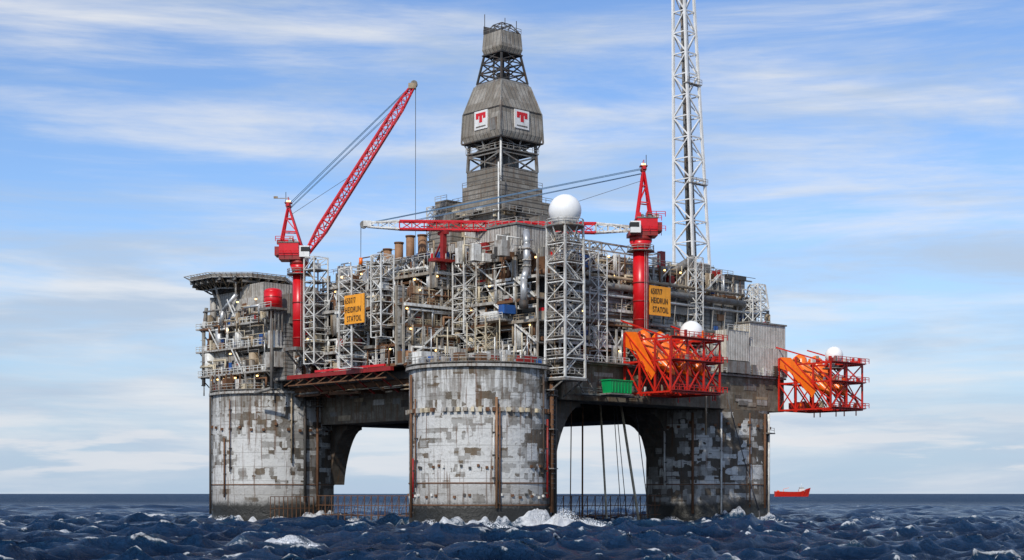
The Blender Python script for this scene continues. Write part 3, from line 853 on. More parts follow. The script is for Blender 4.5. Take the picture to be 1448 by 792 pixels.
for z in (60, 64, 72.5):
    mb.box(cx-10, cx-8.95, cy-9, cy+8, z, z+.2, 'mid_grey'); mb.rail([(cx-9.95, cy-9, z+.2), (cx-9.95, cy+8, z+.2)], 'light_grey')
    mb.box(cx-9, cx+8, cy-10, cy-8.95, z+.3, z+.5, 'mid_grey'); mb.rail([(cx-9, cy-9.95, z+.5), (cx+8, cy-9.95, z+.5)], 'light_grey')
mb.cyl((cx-6.5, cy-6.5, 76), (cx-6.0, cy-6.0, 92), .22, 'white_paint', 8)
mb.cyl((cx-9.3, cy-8.8, 58), (cx-9.3, cy-8.8, 84), .18, 'white_paint', 8)
mb.tower(cx, cy, 5.9, 5.6, 84, 91.2, 2, .6, .32, 'mid_grey', True)
mb.tower(cx, cy, 2.2, 2.2, 84, 91.2, 3, .4, .2, 'light_grey', True)
mb.box(cx-2, cx+2.5, cy-3, cy+2, 84.1, 88, 'mid_grey'); mb.box(cx-5, cx-3.6, cy-5, cy-1, 84.1, 86.6, 'dark_grey')
mb.box(cx+2, cx+5, cy+1, cy+5, 84.1, 89.5, 'rust_brown'); mb.box(cx-3.5, cx-2.1, cy+1, cy+4, 84.1, 90, 'dark_grey')
for k in range(14):
    a, b_ = rng.uniform(-5, 5), rng.uniform(-5, 5)
    mb.cyl((cx+a, cy+b_, 84), (cx+a, cy+b_, 91), rng.choice([.1, .18, .25]), rng.choice(['white_paint', 'dark_grey', 'rust_brown', 'mid_grey']), 6)
mb.box(cx-6.2, cx+6.2, cy-6.2, cy+6.2, 88.2, 88.5, 'mid_grey')
mb.rail([(cx-6.2, cy+6.2, 88.5), (cx-6.2, cy-6.2, 88.5), (cx+6.2, cy-6.2, 88.5)], 'light_grey')
for a, b_ in ((-1, -1), (-1, 1), (1, -1), (1, 1), (-1, 0), (0, -1)):
    mb.beam((cx+a*5.4, cy+b_*5.4, 88.3), (cx+a*6.6, cy+b_*6.6, 91), .3, 'light_grey')
def frus(z0, h0, z1, h1, m):
    q = ((-1, -1), (1, -1), (1, 1), (-1, 1))
    mb.hexa([(cx+a*h0, cy+b_*h0, z0) for a, b_ in q], [(cx+a*h1, cy+b_*h1, z1) for a, b_ in q], m)
frus(91.0, 6.5, 92.4, 6.9, 'derrick_panel'); frus(92.42, 6.9, 98.0, 6.6, 'derrick_panel'); frus(98.02, 6.6, 104.6, 4.7, 'derrick_panel'); frus(104.62, 4.7, 105.2, 4.4, 'mid_grey')
mb.box(cx-7.0, cx+7.0, cy-7.0, cy+7.0, 90.7, 91.0, 'dark_grey')
for a, b_ in ((-1, -1), (1, -1), (-1, 1)):
    mb.beam((cx+a*6.95, cy+b_*6.95, 91), (cx+a*6.65, cy+b_*6.65, 98), .35, 'mid_grey'); mb.beam((cx+a*6.65, cy+b_*6.65, 98), (cx+a*4.75, cy+b_*4.75, 104.6), .3, 'mid_grey')
mb.box(cx-6.75, cx+6.75, cy-6.75, cy+6.75, 97.9, 98.15, 'dark_grey')
mb.box(cx-7.0, cx-6.6, cy-5.5, cy-3.2, 92.6, 95.5, 'mid_grey')
for z0 in (93.4,):
    mb.box(cx-7.05, cx-6.72, cy-2.4, cy+2.2, z0, z0+4.4, 'clean_white'); mb.box(cx-2.4, cx+2.2, cy-7.05, cy-6.72, z0, z0+4.4, 'clean_white')
    for (a, b_, c, d) in ((-1.8, 1.6, 3.2, 3.9), (-1.8, -.9, 2.5, 3.2), (.7, 1.6, 2.5, 3.2), (-.6, .4, 1.6, 3.2), (-1.8, 1.6, .5, .8)):
        m = 'red_paint' if c > 1 else 'mid_grey'
        mb.box(cx-7.10, cx-7.0, cy+a, cy+b_, z0+c, z0+d, m); mb.box(cx+a, cx+b_, cy-7.10, cy-7.0, z0+c, z0+d, m)
mb.tower(cx, cy, 4.3, 3.0, 105.2, 112.6, 3, .42, .24, 'dark_grey', True)
mb.cyl((cx, cy, 105), (cx, cy, 118), .3, 'dark_grey', 8); mb.box(cx-1, cx+1, cy-1, cy+1, 105.3, 108, 'dark_grey')
for a, b_ in ((1.2, -1), (-1.5, 1.4)): mb.beam((cx+a, cy+b_, 105.2), (cx+a, cy+b_, 112.5), .3, 'mid_grey')
frus(112.3, 3.1, 113.4, 3.45, 'derrick_panel'); frus(113.42, 3.45, 117.2, 3.2, 'derrick_panel')
mb.box(cx-3.5, cx+3.5, cy-3.5, cy+3.5, 112.0, 112.28, 'dark_grey')
mb.tower(cx, cy, 3.1, 1.5, 117.2, 119.6, 1, .22, .16, 'dark_grey', True)
mb.prism([(cx-3.2, cy-3.2, 117.2), (cx-3.2, cy+3.2, 117.2), (cx-3.2, cy+3.2, 119.3), (cx-3.2, cy-1, 117.8)], (.25, 0, 0), 'dark_grey')
mb.rail([(cx-3.2, cy+3.2, 117.3), (cx-3.2, cy-3.2, 117.3), (cx+3.2, cy-3.2, 117.3)], 'mid_grey')
for a, b_, h in ((-3, 3, 122.2), (1.8, 1, 121.9), (2.4, -2.4, 120.5)): mb.beam((cx+a, cy+b_, 117), (cx+a, cy+b_, h), .12, 'dark_grey')
mb.build('derrick_structure', dk, do)

# --- flare tower
fx, fy = 66.7, -.7
fo = (fx, fy, 55)
fl = group('flare_tower', fo)
mb = MB()
mb.tower(fx, fy, 3.05, 1.2, 56, 150, 19, .55, .26, 'clean_white', False, -2.2, 2.0)
mb.tower(fx, fy, 3.3, 3.1, 54, 58, 1, .8, .4, 'light_grey', True)
for a, r, m in (((-1.2, -.9), .42, 'dark_grey'), ((.8, -.7), .25, 'galvanised'), ((-.3, .9), .3, 'mid_grey')):
    mb.cyl((fx+a[0], fy+a[1], 55), (fx+a[0]*.4-2.2, fy+a[1]*.4+2.0, 150), r, m, 8)
for k in range(1, 12):
    t = k/12; c = (fx-2.2*t, fy+2.0*t, 56+94*t); h = 3.05+(1.2-3.05)*t
    if k % 3 == 0:
        mb.box(c[0]-h-.5, c[0]+h+.5, c[1]-h-.5, c[1]-h+.9, c[2], c[2]+.2, 'light_grey'); mb.rail([(c[0]-h-.5, c[1]-h-.5, c[2]+.2), (c[0]+h+.5, c[1]-h-.5, c[2]+.2)], 'light_grey')
mb.build('flare_lattice', fl, fo)

# --- radar tower
ro = (10, -15, 31)
rd = group('radome_tower', ro)
mb = MB()
mb.tower(10, -15, 2.9, 2.6, 30.5, 61.6, 8, .38, .2, 'white_paint', rand=True)
z = 31.2; sg = 1
while z < 60:
    mb.box(7.3, 12.7, -17.7, -12.3, z, z+.12, 'light_grey')
    mb.rail([(7.2, -12.2, z+.1), (7.2, -17.8, z+.1), (12.8, -17.8, z+.1)], 'light_grey', 1.1, 1.4, .08)
    for o in (-17.0, -16.2): mb.beam((10-2*sg, o, z+.1), (10+2*sg, o, z+3.8), .1, 'white_paint', .28)
    z += 3.85; sg = -sg
mb.cyl((10, -15, 31), (10, -15, 61), .35, 'galvanised', 10); mb.cyl((11.2, -14, 31), (11.2, -14, 61), .2, 'rust_brown', 8)
mb.cyl((8.4, -13.6, 31), (8.4, -13.6, 61), .15, 'beige', 8)
mb.cyl((10, -15, 61.2), (10, -15, 61.6), 3.9, 'mid_grey', 24)
mb.rail([(10+3.8*math.cos(k*math.pi/8), -15+3.8*math.sin(k*math.pi/8), 61.6) for k in range(16)], 'white_paint', 1.2, 1.5, .12, True)
mb.cyl((10, -15, 61.6), (10, -15, 62.6), 2.2, 'light_grey', 20)
for k in range(8):
    a = k*math.pi/4
    mb.beam((10+3.6*math.cos(a), -15+3.6*math.sin(a), 61.3), (10+2.4*math.cos(a), -15+2.4*math.sin(a), 58.6), .2, 'white_paint')
mb.sphere((10, -15, 64.7), 3.35, 'radome_white', 32, 20, -.8)
mb.box(6.8, 13.2, -18.2, -11.5, 29.9, 30.4, 'mid_grey')
for a in (7.2, 12.6): mb.beam((a, -17.6, 30), (a, -12, 27), .3, 'mid_grey')
mb.build('tower_lattice', rd, ro)

# --- cranes
def crane(pos, zb, zslew, tip, pivot_off, boom_h, aframe_z, back, tipcol, pedr=1.7, rest=None):
    u, v = pos
    g = group('pedestal_crane', (u, v, zb))
    mb = MB()
    d = Vector((tip[0]-u, tip[1]-v, 0)).normalized(); n = Vector((-d.y, d.x, 0)); C = Vector((u, v, 0))
    Z = lambda z: Vector((0, 0, z))
    mb.cyl((u, v, zb), (u, v, zslew-4), pedr, 'red_paint', 20)
    mb.cyl((u, v, zslew-4), (u, v, zslew-2.4), pedr, 'red_paint', 20, pedr*1.45)
    mb.cyl((u, v, zslew-2.4), (u, v, zslew-1.4), pedr*1.45, 'dark_red', 20)
    for k in range(int((zslew-zb-6)/4)):
        mb.cyl((u, v, zb+2+4*k), (u, v, zb+2.25+4*k), pedr+.12, 'dark_red', 20)
    la = -math.pi/2-ROT+.5
    for o in (-.25, .25):
        mb.beam((u+(pedr+.3)*math.cos(la)+o*math.sin(la), v+(pedr+.3)*math.sin(la)-o*math.cos(la), zb), (u+(pedr+.3)*math.cos(la)+o*math.sin(la), v+(pedr+.3)*math.sin(la)-o*math.cos(la), zslew-4.5), .1, 'light_grey')
    mb.cyl((u, v, zslew-4.6), (u, v, zslew-4.4), pedr+1.3, 'mid_grey', 20)
    mb.rail([(u+(pedr+1.2)*math.cos(k*math.pi/6), v+(pedr+1.2)*math.sin(k*math.pi/6), zslew-4.4) for k in range(12)], 'light_grey', 1.1, 1.5, .1, True)
    c = C-d*back*.5
    mb.obox(c+Z(zslew-.9), d, 6.2, 4.6, .9, 'dark_red')
    mb.obox(C-d*(back*.5+.9)+Z(zslew+1.0), d, 4.4, 4.4, 2.8, 'red_paint')
    mb.obox(C-d*(back*.5+3.4)+Z(zslew+.6), d, 1.4, 3.8, 2.0, 'dark_red')
    mb.obox(C-d*(back*.5+.9)+Z(zslew+2.55), d, 4.7, 4.7, .25, 'mid_grey')
    for k in range(8):
        q = C-d*(back*.5+rng.uniform(-1.6, 3.6))+n*rng.uniform(-2, 2)
        mb.obox(q+Z(zslew+3.0), d, rng.uniform(.4, 1.2), rng.uniform(.4, 1.2), rng.uniform(.6, 1.6), rng.choice(['red_paint', 'dark_red', 'white_paint', 'mid_grey']))
    cc = C+d*1.6-n*2.6
    if (w2(*(C+n*2.6)[:2])[1] < w2(*(C-n*2.6)[:2])[1]): cc = C+d*1.6+n*2.6
    mb.obox(cc+Z(zslew+.3), d, 2.2, 1.9, 2.5, 'clean_white'); mb.obox(cc+d*.2+Z(zslew+.75), d, 1.9, 2.0, 1.0, 'black')
    a = C-d*5; b_ = C+d*2
    for sgn in (-1, 1):
        mb.rail([tuple(a+n*sgn*2.5+Z(zslew+2.7)), tuple(C-d*1+n*sgn*2.5+Z(zslew+2.7))], 'red_paint', 1.1, 1.5, .12)
        mb.rail([tuple(a+n*sgn*2.9+Z(zslew-.5)), tuple(C+d*2+n*sgn*2.9+Z(zslew-.5))], 'red_paint', 1.1, 1.5, .1)
    top = C-d*back+Z(aframe_z)
    for sgn in (-1, 1):
        t = top+n*sgn*.5
        mb.beam(C+d*1.2+n*sgn*1.5+Z(zslew), t, .42, 'red_paint')
        mb.beam(C-d*(back+1.6)+n*sgn*1.5+Z(zslew+2.6), t, .36, 'red_paint')
        f1 = (C+d*1.2+n*sgn*1.5+Z(zslew)).lerp(t, .45); f2 = (C-d*(back+1.6)+n*sgn*1.5+Z(zslew+2.6)).lerp(t, .3); f3 = (C+d*1.2+n*sgn*1.5+Z(zslew)).lerp(t, .72); f4=(C-d*(back+1.6)+n*sgn*1.5+Z(zslew+2.6)).lerp(t, .65)
        mb.beam(f1, f2, .25, 'red_paint'); mb.beam(f3, f4, .22, 'red_paint'); mb.beam(f1, f4, .2, 'red_paint')
    for t in (.25, .5, .75):
        mb.beam((C+d*1.2+n*1.5+Z(zslew)).lerp(top+n*.5, t), (C+d*1.2-n*1.5+Z(zslew)).lerp(top-n*.5, t), .22, 'red_paint')
    mb.beam(top-n*1.2, top+n*1.2, .6, 'red_paint'); mb.obox(top+Z(.5), d, 1.6, 1.6, .25, 'dark_red')
    mb.cyl(top-n*.9-Z(.2), top+n*.9-Z(.2), .6, 'dark_red', 12)
    mb.rail([tuple(top-n*.8+Z(.6)), tuple(top+n*.8+Z(.6))], 'red_paint')
    mb.beam(top-d*.6, top-d*.6+Z(3), .1, 'dark_grey')
    if not tipcol:
        mb.beam(top-d*2.8+Z(1.6), top+d*.2+Z(1.6), .14, 'beige'); mb.obox(top-d*2.9+Z(1.8), d, .9, .3, .5, 'beige')
    mb.box(top.x-.3, top.x+.3, top.y-.3, top.y+.3, top.z+.6, top.z+1.1, 'lamp')
    p = C+d*pivot_off+Z(zslew+.4); q = Vector(tip)
    cols = ['white_paint' if tipcol else 'red_paint', 'red_paint', 'white_paint' if tipcol else 'red_paint']
    a1, a2 = p.lerp(q, .14), p.lerp(q, .88)
    mb.boom(p, a1, 1.8, 2.1, 3, .3, .18, cols[0], .8, boom_h)
    nb = 16
    mb.boom(a1, a2, 2.1, 1.9, nb, .34, .17, 'red_paint', boom_h, boom_h*.85)
    mb.boom(a2, q, 1.9, .9, 3, .28, .16, cols[2], boom_h*.85, .9)
    bd, bx, by = mb.frame(p, q)
    mb.beam(p.lerp(q, .15)-by*.2, p.lerp(q, .8)-by*.2, .6, 'red_paint' if tipcol else 'dark_red', .12)
    mb.obox(q+Vector((0, 0, .2)), d, 1.7, 1.4, 1.2, 'white_paint' if tipcol else 'beige')
    mb.cyl(q-n*.5+bd*.8, q+n*.5+bd*.8, .8, 'mid_grey', 14)
    for sgn in (-1, 1):
        mb.cyl(top+n*sgn*.7, p.lerp(q, .97)+by*.7+n*sgn*.4, .085, 'cable_blue', 5)
        mb.cyl(top+n*sgn*.4-Z(1), p.lerp(q, .83)+by*boom_h*.5+n*sgn*.6, .07, 'cable_blue', 5)
    mb.cyl(top-Z(2.5), p.lerp(q, .45)+by*boom_h*.5, .05, 'cable', 5)
    hz = 58 if not tipcol else 57.5
    h = q+bd*1.4
    mb.cyl(h, (h.x, h.y, hz), .06, 'cable', 5)
    mb.cyl((h.x+.3, h.y+.3, h.z), (h.x, h.y, hz), .05, 'cable', 5)
    mb.cyl((h.x, h.y, hz), (h.x, h.y, hz-1.5), .4, 'orange_paint', 8)
    mb.build('crane_body', g, (u, v, zb))
crane((36.2, -12), 42.5, 64.0, (-9.7, 25.3, 64.6), 1.8, 2.0, 77.5, .6, True)
crane((-9.6, 50.6), 40, 61.0, (9.2, 33.2, 99.0), 1.8, 2.1, 72.2, 2.4, False, 1.45)
cl = MB()
cl.beam((2.5, 14.5, 55), (2.5, 14.5, 62.8), 1.0, 'dark_red'); cl.beam((2.5, 13, 62.9), (2.5, 16, 62.9), .7, 'dark_red')
cl.box(-1, 5, 12.8, 15.3, 56.5, 57.1, 'dark_red'); cl.beam((2.5, 17.5, 57.8), (2.5, 14.8, 61.5), .3, 'dark_red')
cl.box(33.5, 39, -14.6, -9, 41.6, 42.4, 'mid_grey')
for k in (34, 38.4): cl.beam((k, -14.2, 41.7), (k, -10.4, 37), .4, 'mid_grey')
cl.box(-12.2, -7.2, 48.2, 53.2, 39.2, 39.9, 'mid_grey')
for k in (48.6, 52.6): cl.beam((-11.8, k, 39.2), (-7.6, k, 35), .35, 'mid_grey')
cl.build('crane_supports', plat)

# --- lifeboats & stations
def lifeboat(stern, bow, name='free_fall_lifeboat'):
    stern = Vector(stern); bow = Vector(bow)
    g = group(name, tuple(stern))
    mb = MB()
    d = (bow-stern); L = d.length; d.normalize()
    side = d.cross(Vector((0, 0, 1))).normalized(); up = side.cross(d).normalized()
    S = [(0, 1.0, -.9, .3, 1.9), (.04, 1.35, -1.2, .3, 2.6), (.16, 1.5, -1.35, .35, 2.75), (.22, 1.55, -1.4, .4, 1.75), (.4, 1.6, -1.45, .4, 1.65), (.6, 1.5, -1.35, .4, 1.5), (.78, 1.2, -1.1, .35, 1.2), (.9, .75, -.75, .25, .85), (.97, .35, -.35, .15, .45), (1, .05, -.05, .05, .1)]
    rings = []
    for t, w, kz, dz, tz in S:
        prof = [(0, kz), (.55*w, kz*.82), (.92*w, kz*.25), (w, dz*.4), (1.03*w, dz), (.9*w, dz+(tz-dz)*.45), (.62*w, dz+(tz-dz)*.85), (.3*w, tz), (0, tz*1.02)]
        prof += [(-a, b_) for a, b_ in prof[-2:0:-1]]
        i = len(mb.v)
        for a, b_ in prof: mb.v.append(tuple(stern+d*(t*L)+side*a+up*b_))
        rings.append((i, len(prof)))
    for (i, n), (j, _) in zip(rings, rings[1:]):
        for k in range(n):
            k2 = (k+1) % n
            mb.face([i+k, i+k2, j+k2, j+k], 'orange_paint', True)
    mb.face([rings[0][0]+k for k in range(rings[0][1])], 'orange_paint')
    for sg in (-1, 1):
        for t in (.07, .11, .15): 
            c = stern+d*(t*L)+side*sg*1.12+up*1.75
            mb.beam(c-d*.18, c+d*.18, .3, 'black', .35)
        mb.beam(stern+d*(.03*L)+side*sg*1.42+up*.3, stern+d*(.75*L)+side*sg*1.4+up*.38, .16, 'white_paint')
        for t in (.35, .5, .65):
            c = stern+d*(t*L)+side*sg*1.38+up*.9
            mb.beam(c-d*.2, c+d*.2, .14, 'black', .25)
    mb.cyl(stern-d*.6-up*.4, stern+up*-.4, .5, 'dark_grey', 12)
    mb.beam(stern+d*(.2*L)+up*1.6-side*.7, stern+d*(.6*L)+up*1.55-side*.6, .08, 'white_paint')
    mb.build('hull', g, tuple(stern))

def station(u0, u1, v0, v1, z0, z1, nbo, name):
    g = group(name, (u0, v1, z0))
    mb = MB(); m = 'red_orange'
    for z in (z0, (z0+z1)/2, z1-2):
        mb.beam((u0, v0, z), (u1, v0, z), .4, m); mb.beam((u0, v1, z), (u1, v1, z), .4, m)
        for k in range(nbo+1):
            u = u0+(u1-u0)*k/nbo
            mb.beam((u, v0, z), (u, v1, z), .38, m)
    for k in range(nbo+1):
        u = u0+(u1-u0)*k/nbo
        for j in range(4):
            v = v0+(v1-v0)*j/3
            mb.beam((u, v, z0), (u, v, z1-2+ (1.8 if j > 1 else 0)), .36, m)
            if j < 3:
                v2 = v0+(v1-v0)*(j+1)/3
                mb.beam((u, v, z0), (u, v2, (z0+z1)/2), .26, m); mb.beam((u, v, (z0+z1)/2), (u, v2, z1-2), .26, m)
                mb.beam((u, v2, z0), (u, v, (z0+z1)/2), .2, m)
        mb.beam((u+.9, v1, z1-1.2), (u+.9, v0+.5, z0+2), .3, m)
        if k < nbo:
            uu = u+(u1-u0)/nbo-.9
            mb.beam((uu, v1, z1-1.2), (uu, v0+.5, z0+2), .3, m)
            mb.beam((u, v0, z0), (u+(u1-u0)/nbo, v0, (z0+z1)/2), .24, m); mb.beam((u, v0, (z0+z1)/2), (u+(u1-u0)/nbo, v0, z1-2), .24, m)
            mb.beam((u+(u1-u0)/nbo, v0, z0), (u, v0, (z0+z1)/2), .2, m)
    uo = u0-.25
    mb.prism([(uo, v1-.5, z1), (uo, v1-3.6, z1-.3), (uo, v0+3.9, z0+4.2), (uo, v0+5.2, z0+2.6), (uo, v1-3.2, z0+9.0), (uo, v1-.5, z0+10)], (.12, 0, 0), 'orange_paint')
    for t in (.1, .35, .6, .85):
        va = v1-1-(v1-v0-6)*t; mb.beam((uo-.08, va, z1-1-(z1-z0-4)*t), (uo-.08, va-.9, z1-3.0-(z1-z0-5)*t), .1, m, .22)
    mb.beam((uo-.1, v1-.5, z1-.2), (uo-.1, v0+3.9, z0+4.3), .2, m)
    for z in (z0+.2, (z0+z1)/2, z1-1.9):
        mb.box(u1-1.6, u1+1.3, v0, v1, z, z+.18, 'dark_red'); mb.rail([(u1+1.2, v0, z+.2), (u1+1.2, v1, z+.2)], m, 1.1, 1.5, .12)
        mb.box(u0, u1, v0-1.2, v0-.1, z, z+.18, 'dark_red'); mb.rail([(u0, v0-1.1, z+.2), (u1+1.2, v0-1.1, z+.2)], m, 1.1, 1.5, .12)
    for k in range(70):
        u = rng.uniform(u0+1, u1+1); v = rng.uniform(v0-.8, v1); z = rng.choice([z0+.4, (z0+z1)/2+.2, z1-1.7]); s = rng.uniform(.15, .55)
        mb.box(u-s, u+s, v-s, v+s, z, z+rng.uniform(.4, 1.8), rng.choice(['white_paint', 'dark_red', 'dark_red', 'orange_paint', 'red_orange', 'mid_grey', 'beige', 'dark_grey']))
    for k in range(5):
        v = rng.uniform(v0, v1)
        mb.beam((u1+1.4, v, z0-1.2), (u1+1.4, v, z0+.2), .2, m)
    for k in range(2):
        uu = (u0 if k == 0 else u1)
        mb.beam((uu, v0+1, z1-2), (uu, v1+1, z1+2.5), .3, m)
    mb.build('station_frame', g, (u0, v1, z0))
station(30, 46, -26, -13, 28.2, 41.5, 3, 'lifeboat_station')
station(83.5, 96, -28, -13.2, 26.6, 39.2, 2, 'lifeboat_station')
for k in range(3):
    u = 32.7+5.33*k
    lifeboat((u, -14, 40.2), (u, -24.8, 31.8))
for k in range(2):
    u = 86.7+6.2*k
    lifeboat((u, -15, 38.2), (u, -26, 29.8))
for (u, v, z, r) in ((46.6, -17.5, 42.2, 2.55), (90.4, -24, 39.4, 2.1)):
    g = group('satellite_radome', (u, v, z-3))
    mb = MB()
    mb.sphere((u, v, z), r, 'radome_white', 28, 16, -.75); mb.cyl((u, v, z-3.2), (u, v, z-r*.7), r*.55, 'light_grey', 16)
    mb.cyl((u, v, z-3.2), (u, v, z-3.0), r*1.3, 'mid_grey', 20)
    mb.build('dome', g, (u, v, z-3))
g = group('satellite_radome', (95, -22, 37)); mb = MB(); mb.sphere((95, -22, 38.2), .8, 'radome_white', 16, 10, -.7); mb.cyl((95, -22, 36), (95, -22, 37.6), .4, 'light_grey', 10); mb.build('dome', g, (95, -22, 37))
g = group('satellite_radome', (58, -14, 41)); mb = MB(); mb.sphere((60, -13, 41.4), .9, 'radome_white', 16, 10, -.7); mb.cyl((60, -13, 38), (60, -13, 41), .4, 'light_grey', 10); mb.build('dome', g, (58, -14, 41))

g = group('waste_container', (21, -17, 27.7)); mb = MB()
mb.hexa([(21, -17.6, 27.9), (27, -17.6, 27.9), (27, -15.2, 27.9), (21, -15.2, 27.9)], [(20.6, -17.8, 30.5), (27.4, -17.8, 30.5), (27.4, -15.1, 30.5), (20.6, -15.1, 30.5)], 'green_paint')
for k in range(7): mb.box(21.1+k*.95, 21.3+k*.95, -17.85, -17.6, 28, 30.4, 'green_paint')
mb.box(20.4, 27.6, -17.95, -15.05, 30.5, 30.7, 'green_paint'); mb.box(20.5, 27.5, -17.9, -14, 27.55, 27.85, 'mid_grey')
mb.build('skip_body', g, (21, -17, 27.7))

# --- signs
def sign(kind, u, v, z0, w, h):
    g = group('name_sign', (u, v, z0))
    mb = MB()
    if kind == 'R':
        mb.box(u, u+w, v, v+.25, z0, z0+h, 'sign_yellow')
        for a in (0, w-.2): mb.box(u+a, u+a+.2, v+.26, v+.5, z0-.6, z0+h+.3, 'mid_grey')
        for a in (u+.6, u+w-.6):
            mb.beam((a, v+.3, z0+1), (a, v+4.5, z0+1), .25, 'mid_grey'); mb.beam((a, v+.3, z0+h-1), (a, v+5, z0+h-1), .25, 'mid_grey')
    else:
        mb.box(u, u+.25, v, v+w, z0, z0+h, 'sign_yellow')
        for a in (0, w-.2): mb.box(u+.26, u+.5, v+a, v+a+.2, z0-.6, z0+h+.3, 'mid_grey')
        for a in (v+.6, v+w-.6):
            mb.beam((u+.3, a, z0+1), (u+3.5, a, z0+1), .25, 'mid_grey'); mb.beam((u+.3, a, z0+h-1), (u+3.5, a, z0+h-1), .25, 'mid_grey')
    mb.build('board', g, (u, v, z0))
    for i, t in enumerate(('6507/7', 'HEIDRUN', 'STATOIL')):
        cu = bpy.data.curves.new('lettering', 'FONT'); cu.body = t; cu.size = 1.75; cu.align_x = 'LEFT'; cu.extrude = .03; cu.offset = .005; cu.space_character = 1.12
        cu.materials.append(MATS['black'])
        o = bpy.data.objects.new('lettering', cu); scene.collection.objects.link(o); o.parent = g
        o.scale = (.68, 1, 1)
        dz = h-1.8-i*1.95; ins = .3+(.65 if i == 2 else 0)
        if kind == 'R':
            o.location = (ins, -.05, dz); o.rotation_euler = (math.pi/2, 0, 0)
        else:
            o.location = (-.05, w-ins, dz); o.rotation_euler = (math.pi/2, 0, -math.pi/2)
sign('R', 37.6, -13.4, 45.8, 6.8, 6.4)
sign('L', -12.9, 22.4, 43.2, 6.8, 6.2)

# --- distant ship
g = bpy.data.objects.new('supply_ship', None); scene.collection.objects.link(g)
g.location = (629, 3500, 0)
mb = MB(); H = []
for t, w, dk_ in ((-40, 7, 12), (-36, 9, 12), (-10, 9.5, 11), (15, 9.5, 11), (26, 8, 14), (34, 4.5, 18), (41, .4, 20)):
    i = len(mb.v); k = .86 if t > 20 else 1
    mb.v += [(t*k if t > 20 else t, -w*.6, -2), (t, -w, dk_), (t, w, dk_), (t*k if t > 20 else t, w*.6, -2)]; H.append(i)
for a, b_ in zip(H, H[1:]):
    for k in range(4):
        k2 = (k+1) % 4; mb.face([a+k, b_+k, b_+k2, a+k2], 'red_orange')
mb.face([H[0]+k for k in range(4)], 'red_orange')
mb.box(14, 27, -7, 7, 11, 17, 'white_paint'); mb.box(16, 25, -6, 6, 17, 21, 'white_paint'); mb.box(15.9, 25.2, -6.1, 6.1, 18.6, 19.9, 'black')
mb.box(-34, -30, -5, 5, 11, 14, 'orange_paint'); mb.cyl((20, 0, 21), (20, 0, 29), .5, 'white_paint'); mb.beam((-20, 0, 9), (-20, 0, 17), .8, 'orange_paint'); mb.beam((-20, 0, 17), (-8, 0, 20), .7, 'orange_paint')
mb.build('ship_hull', g)

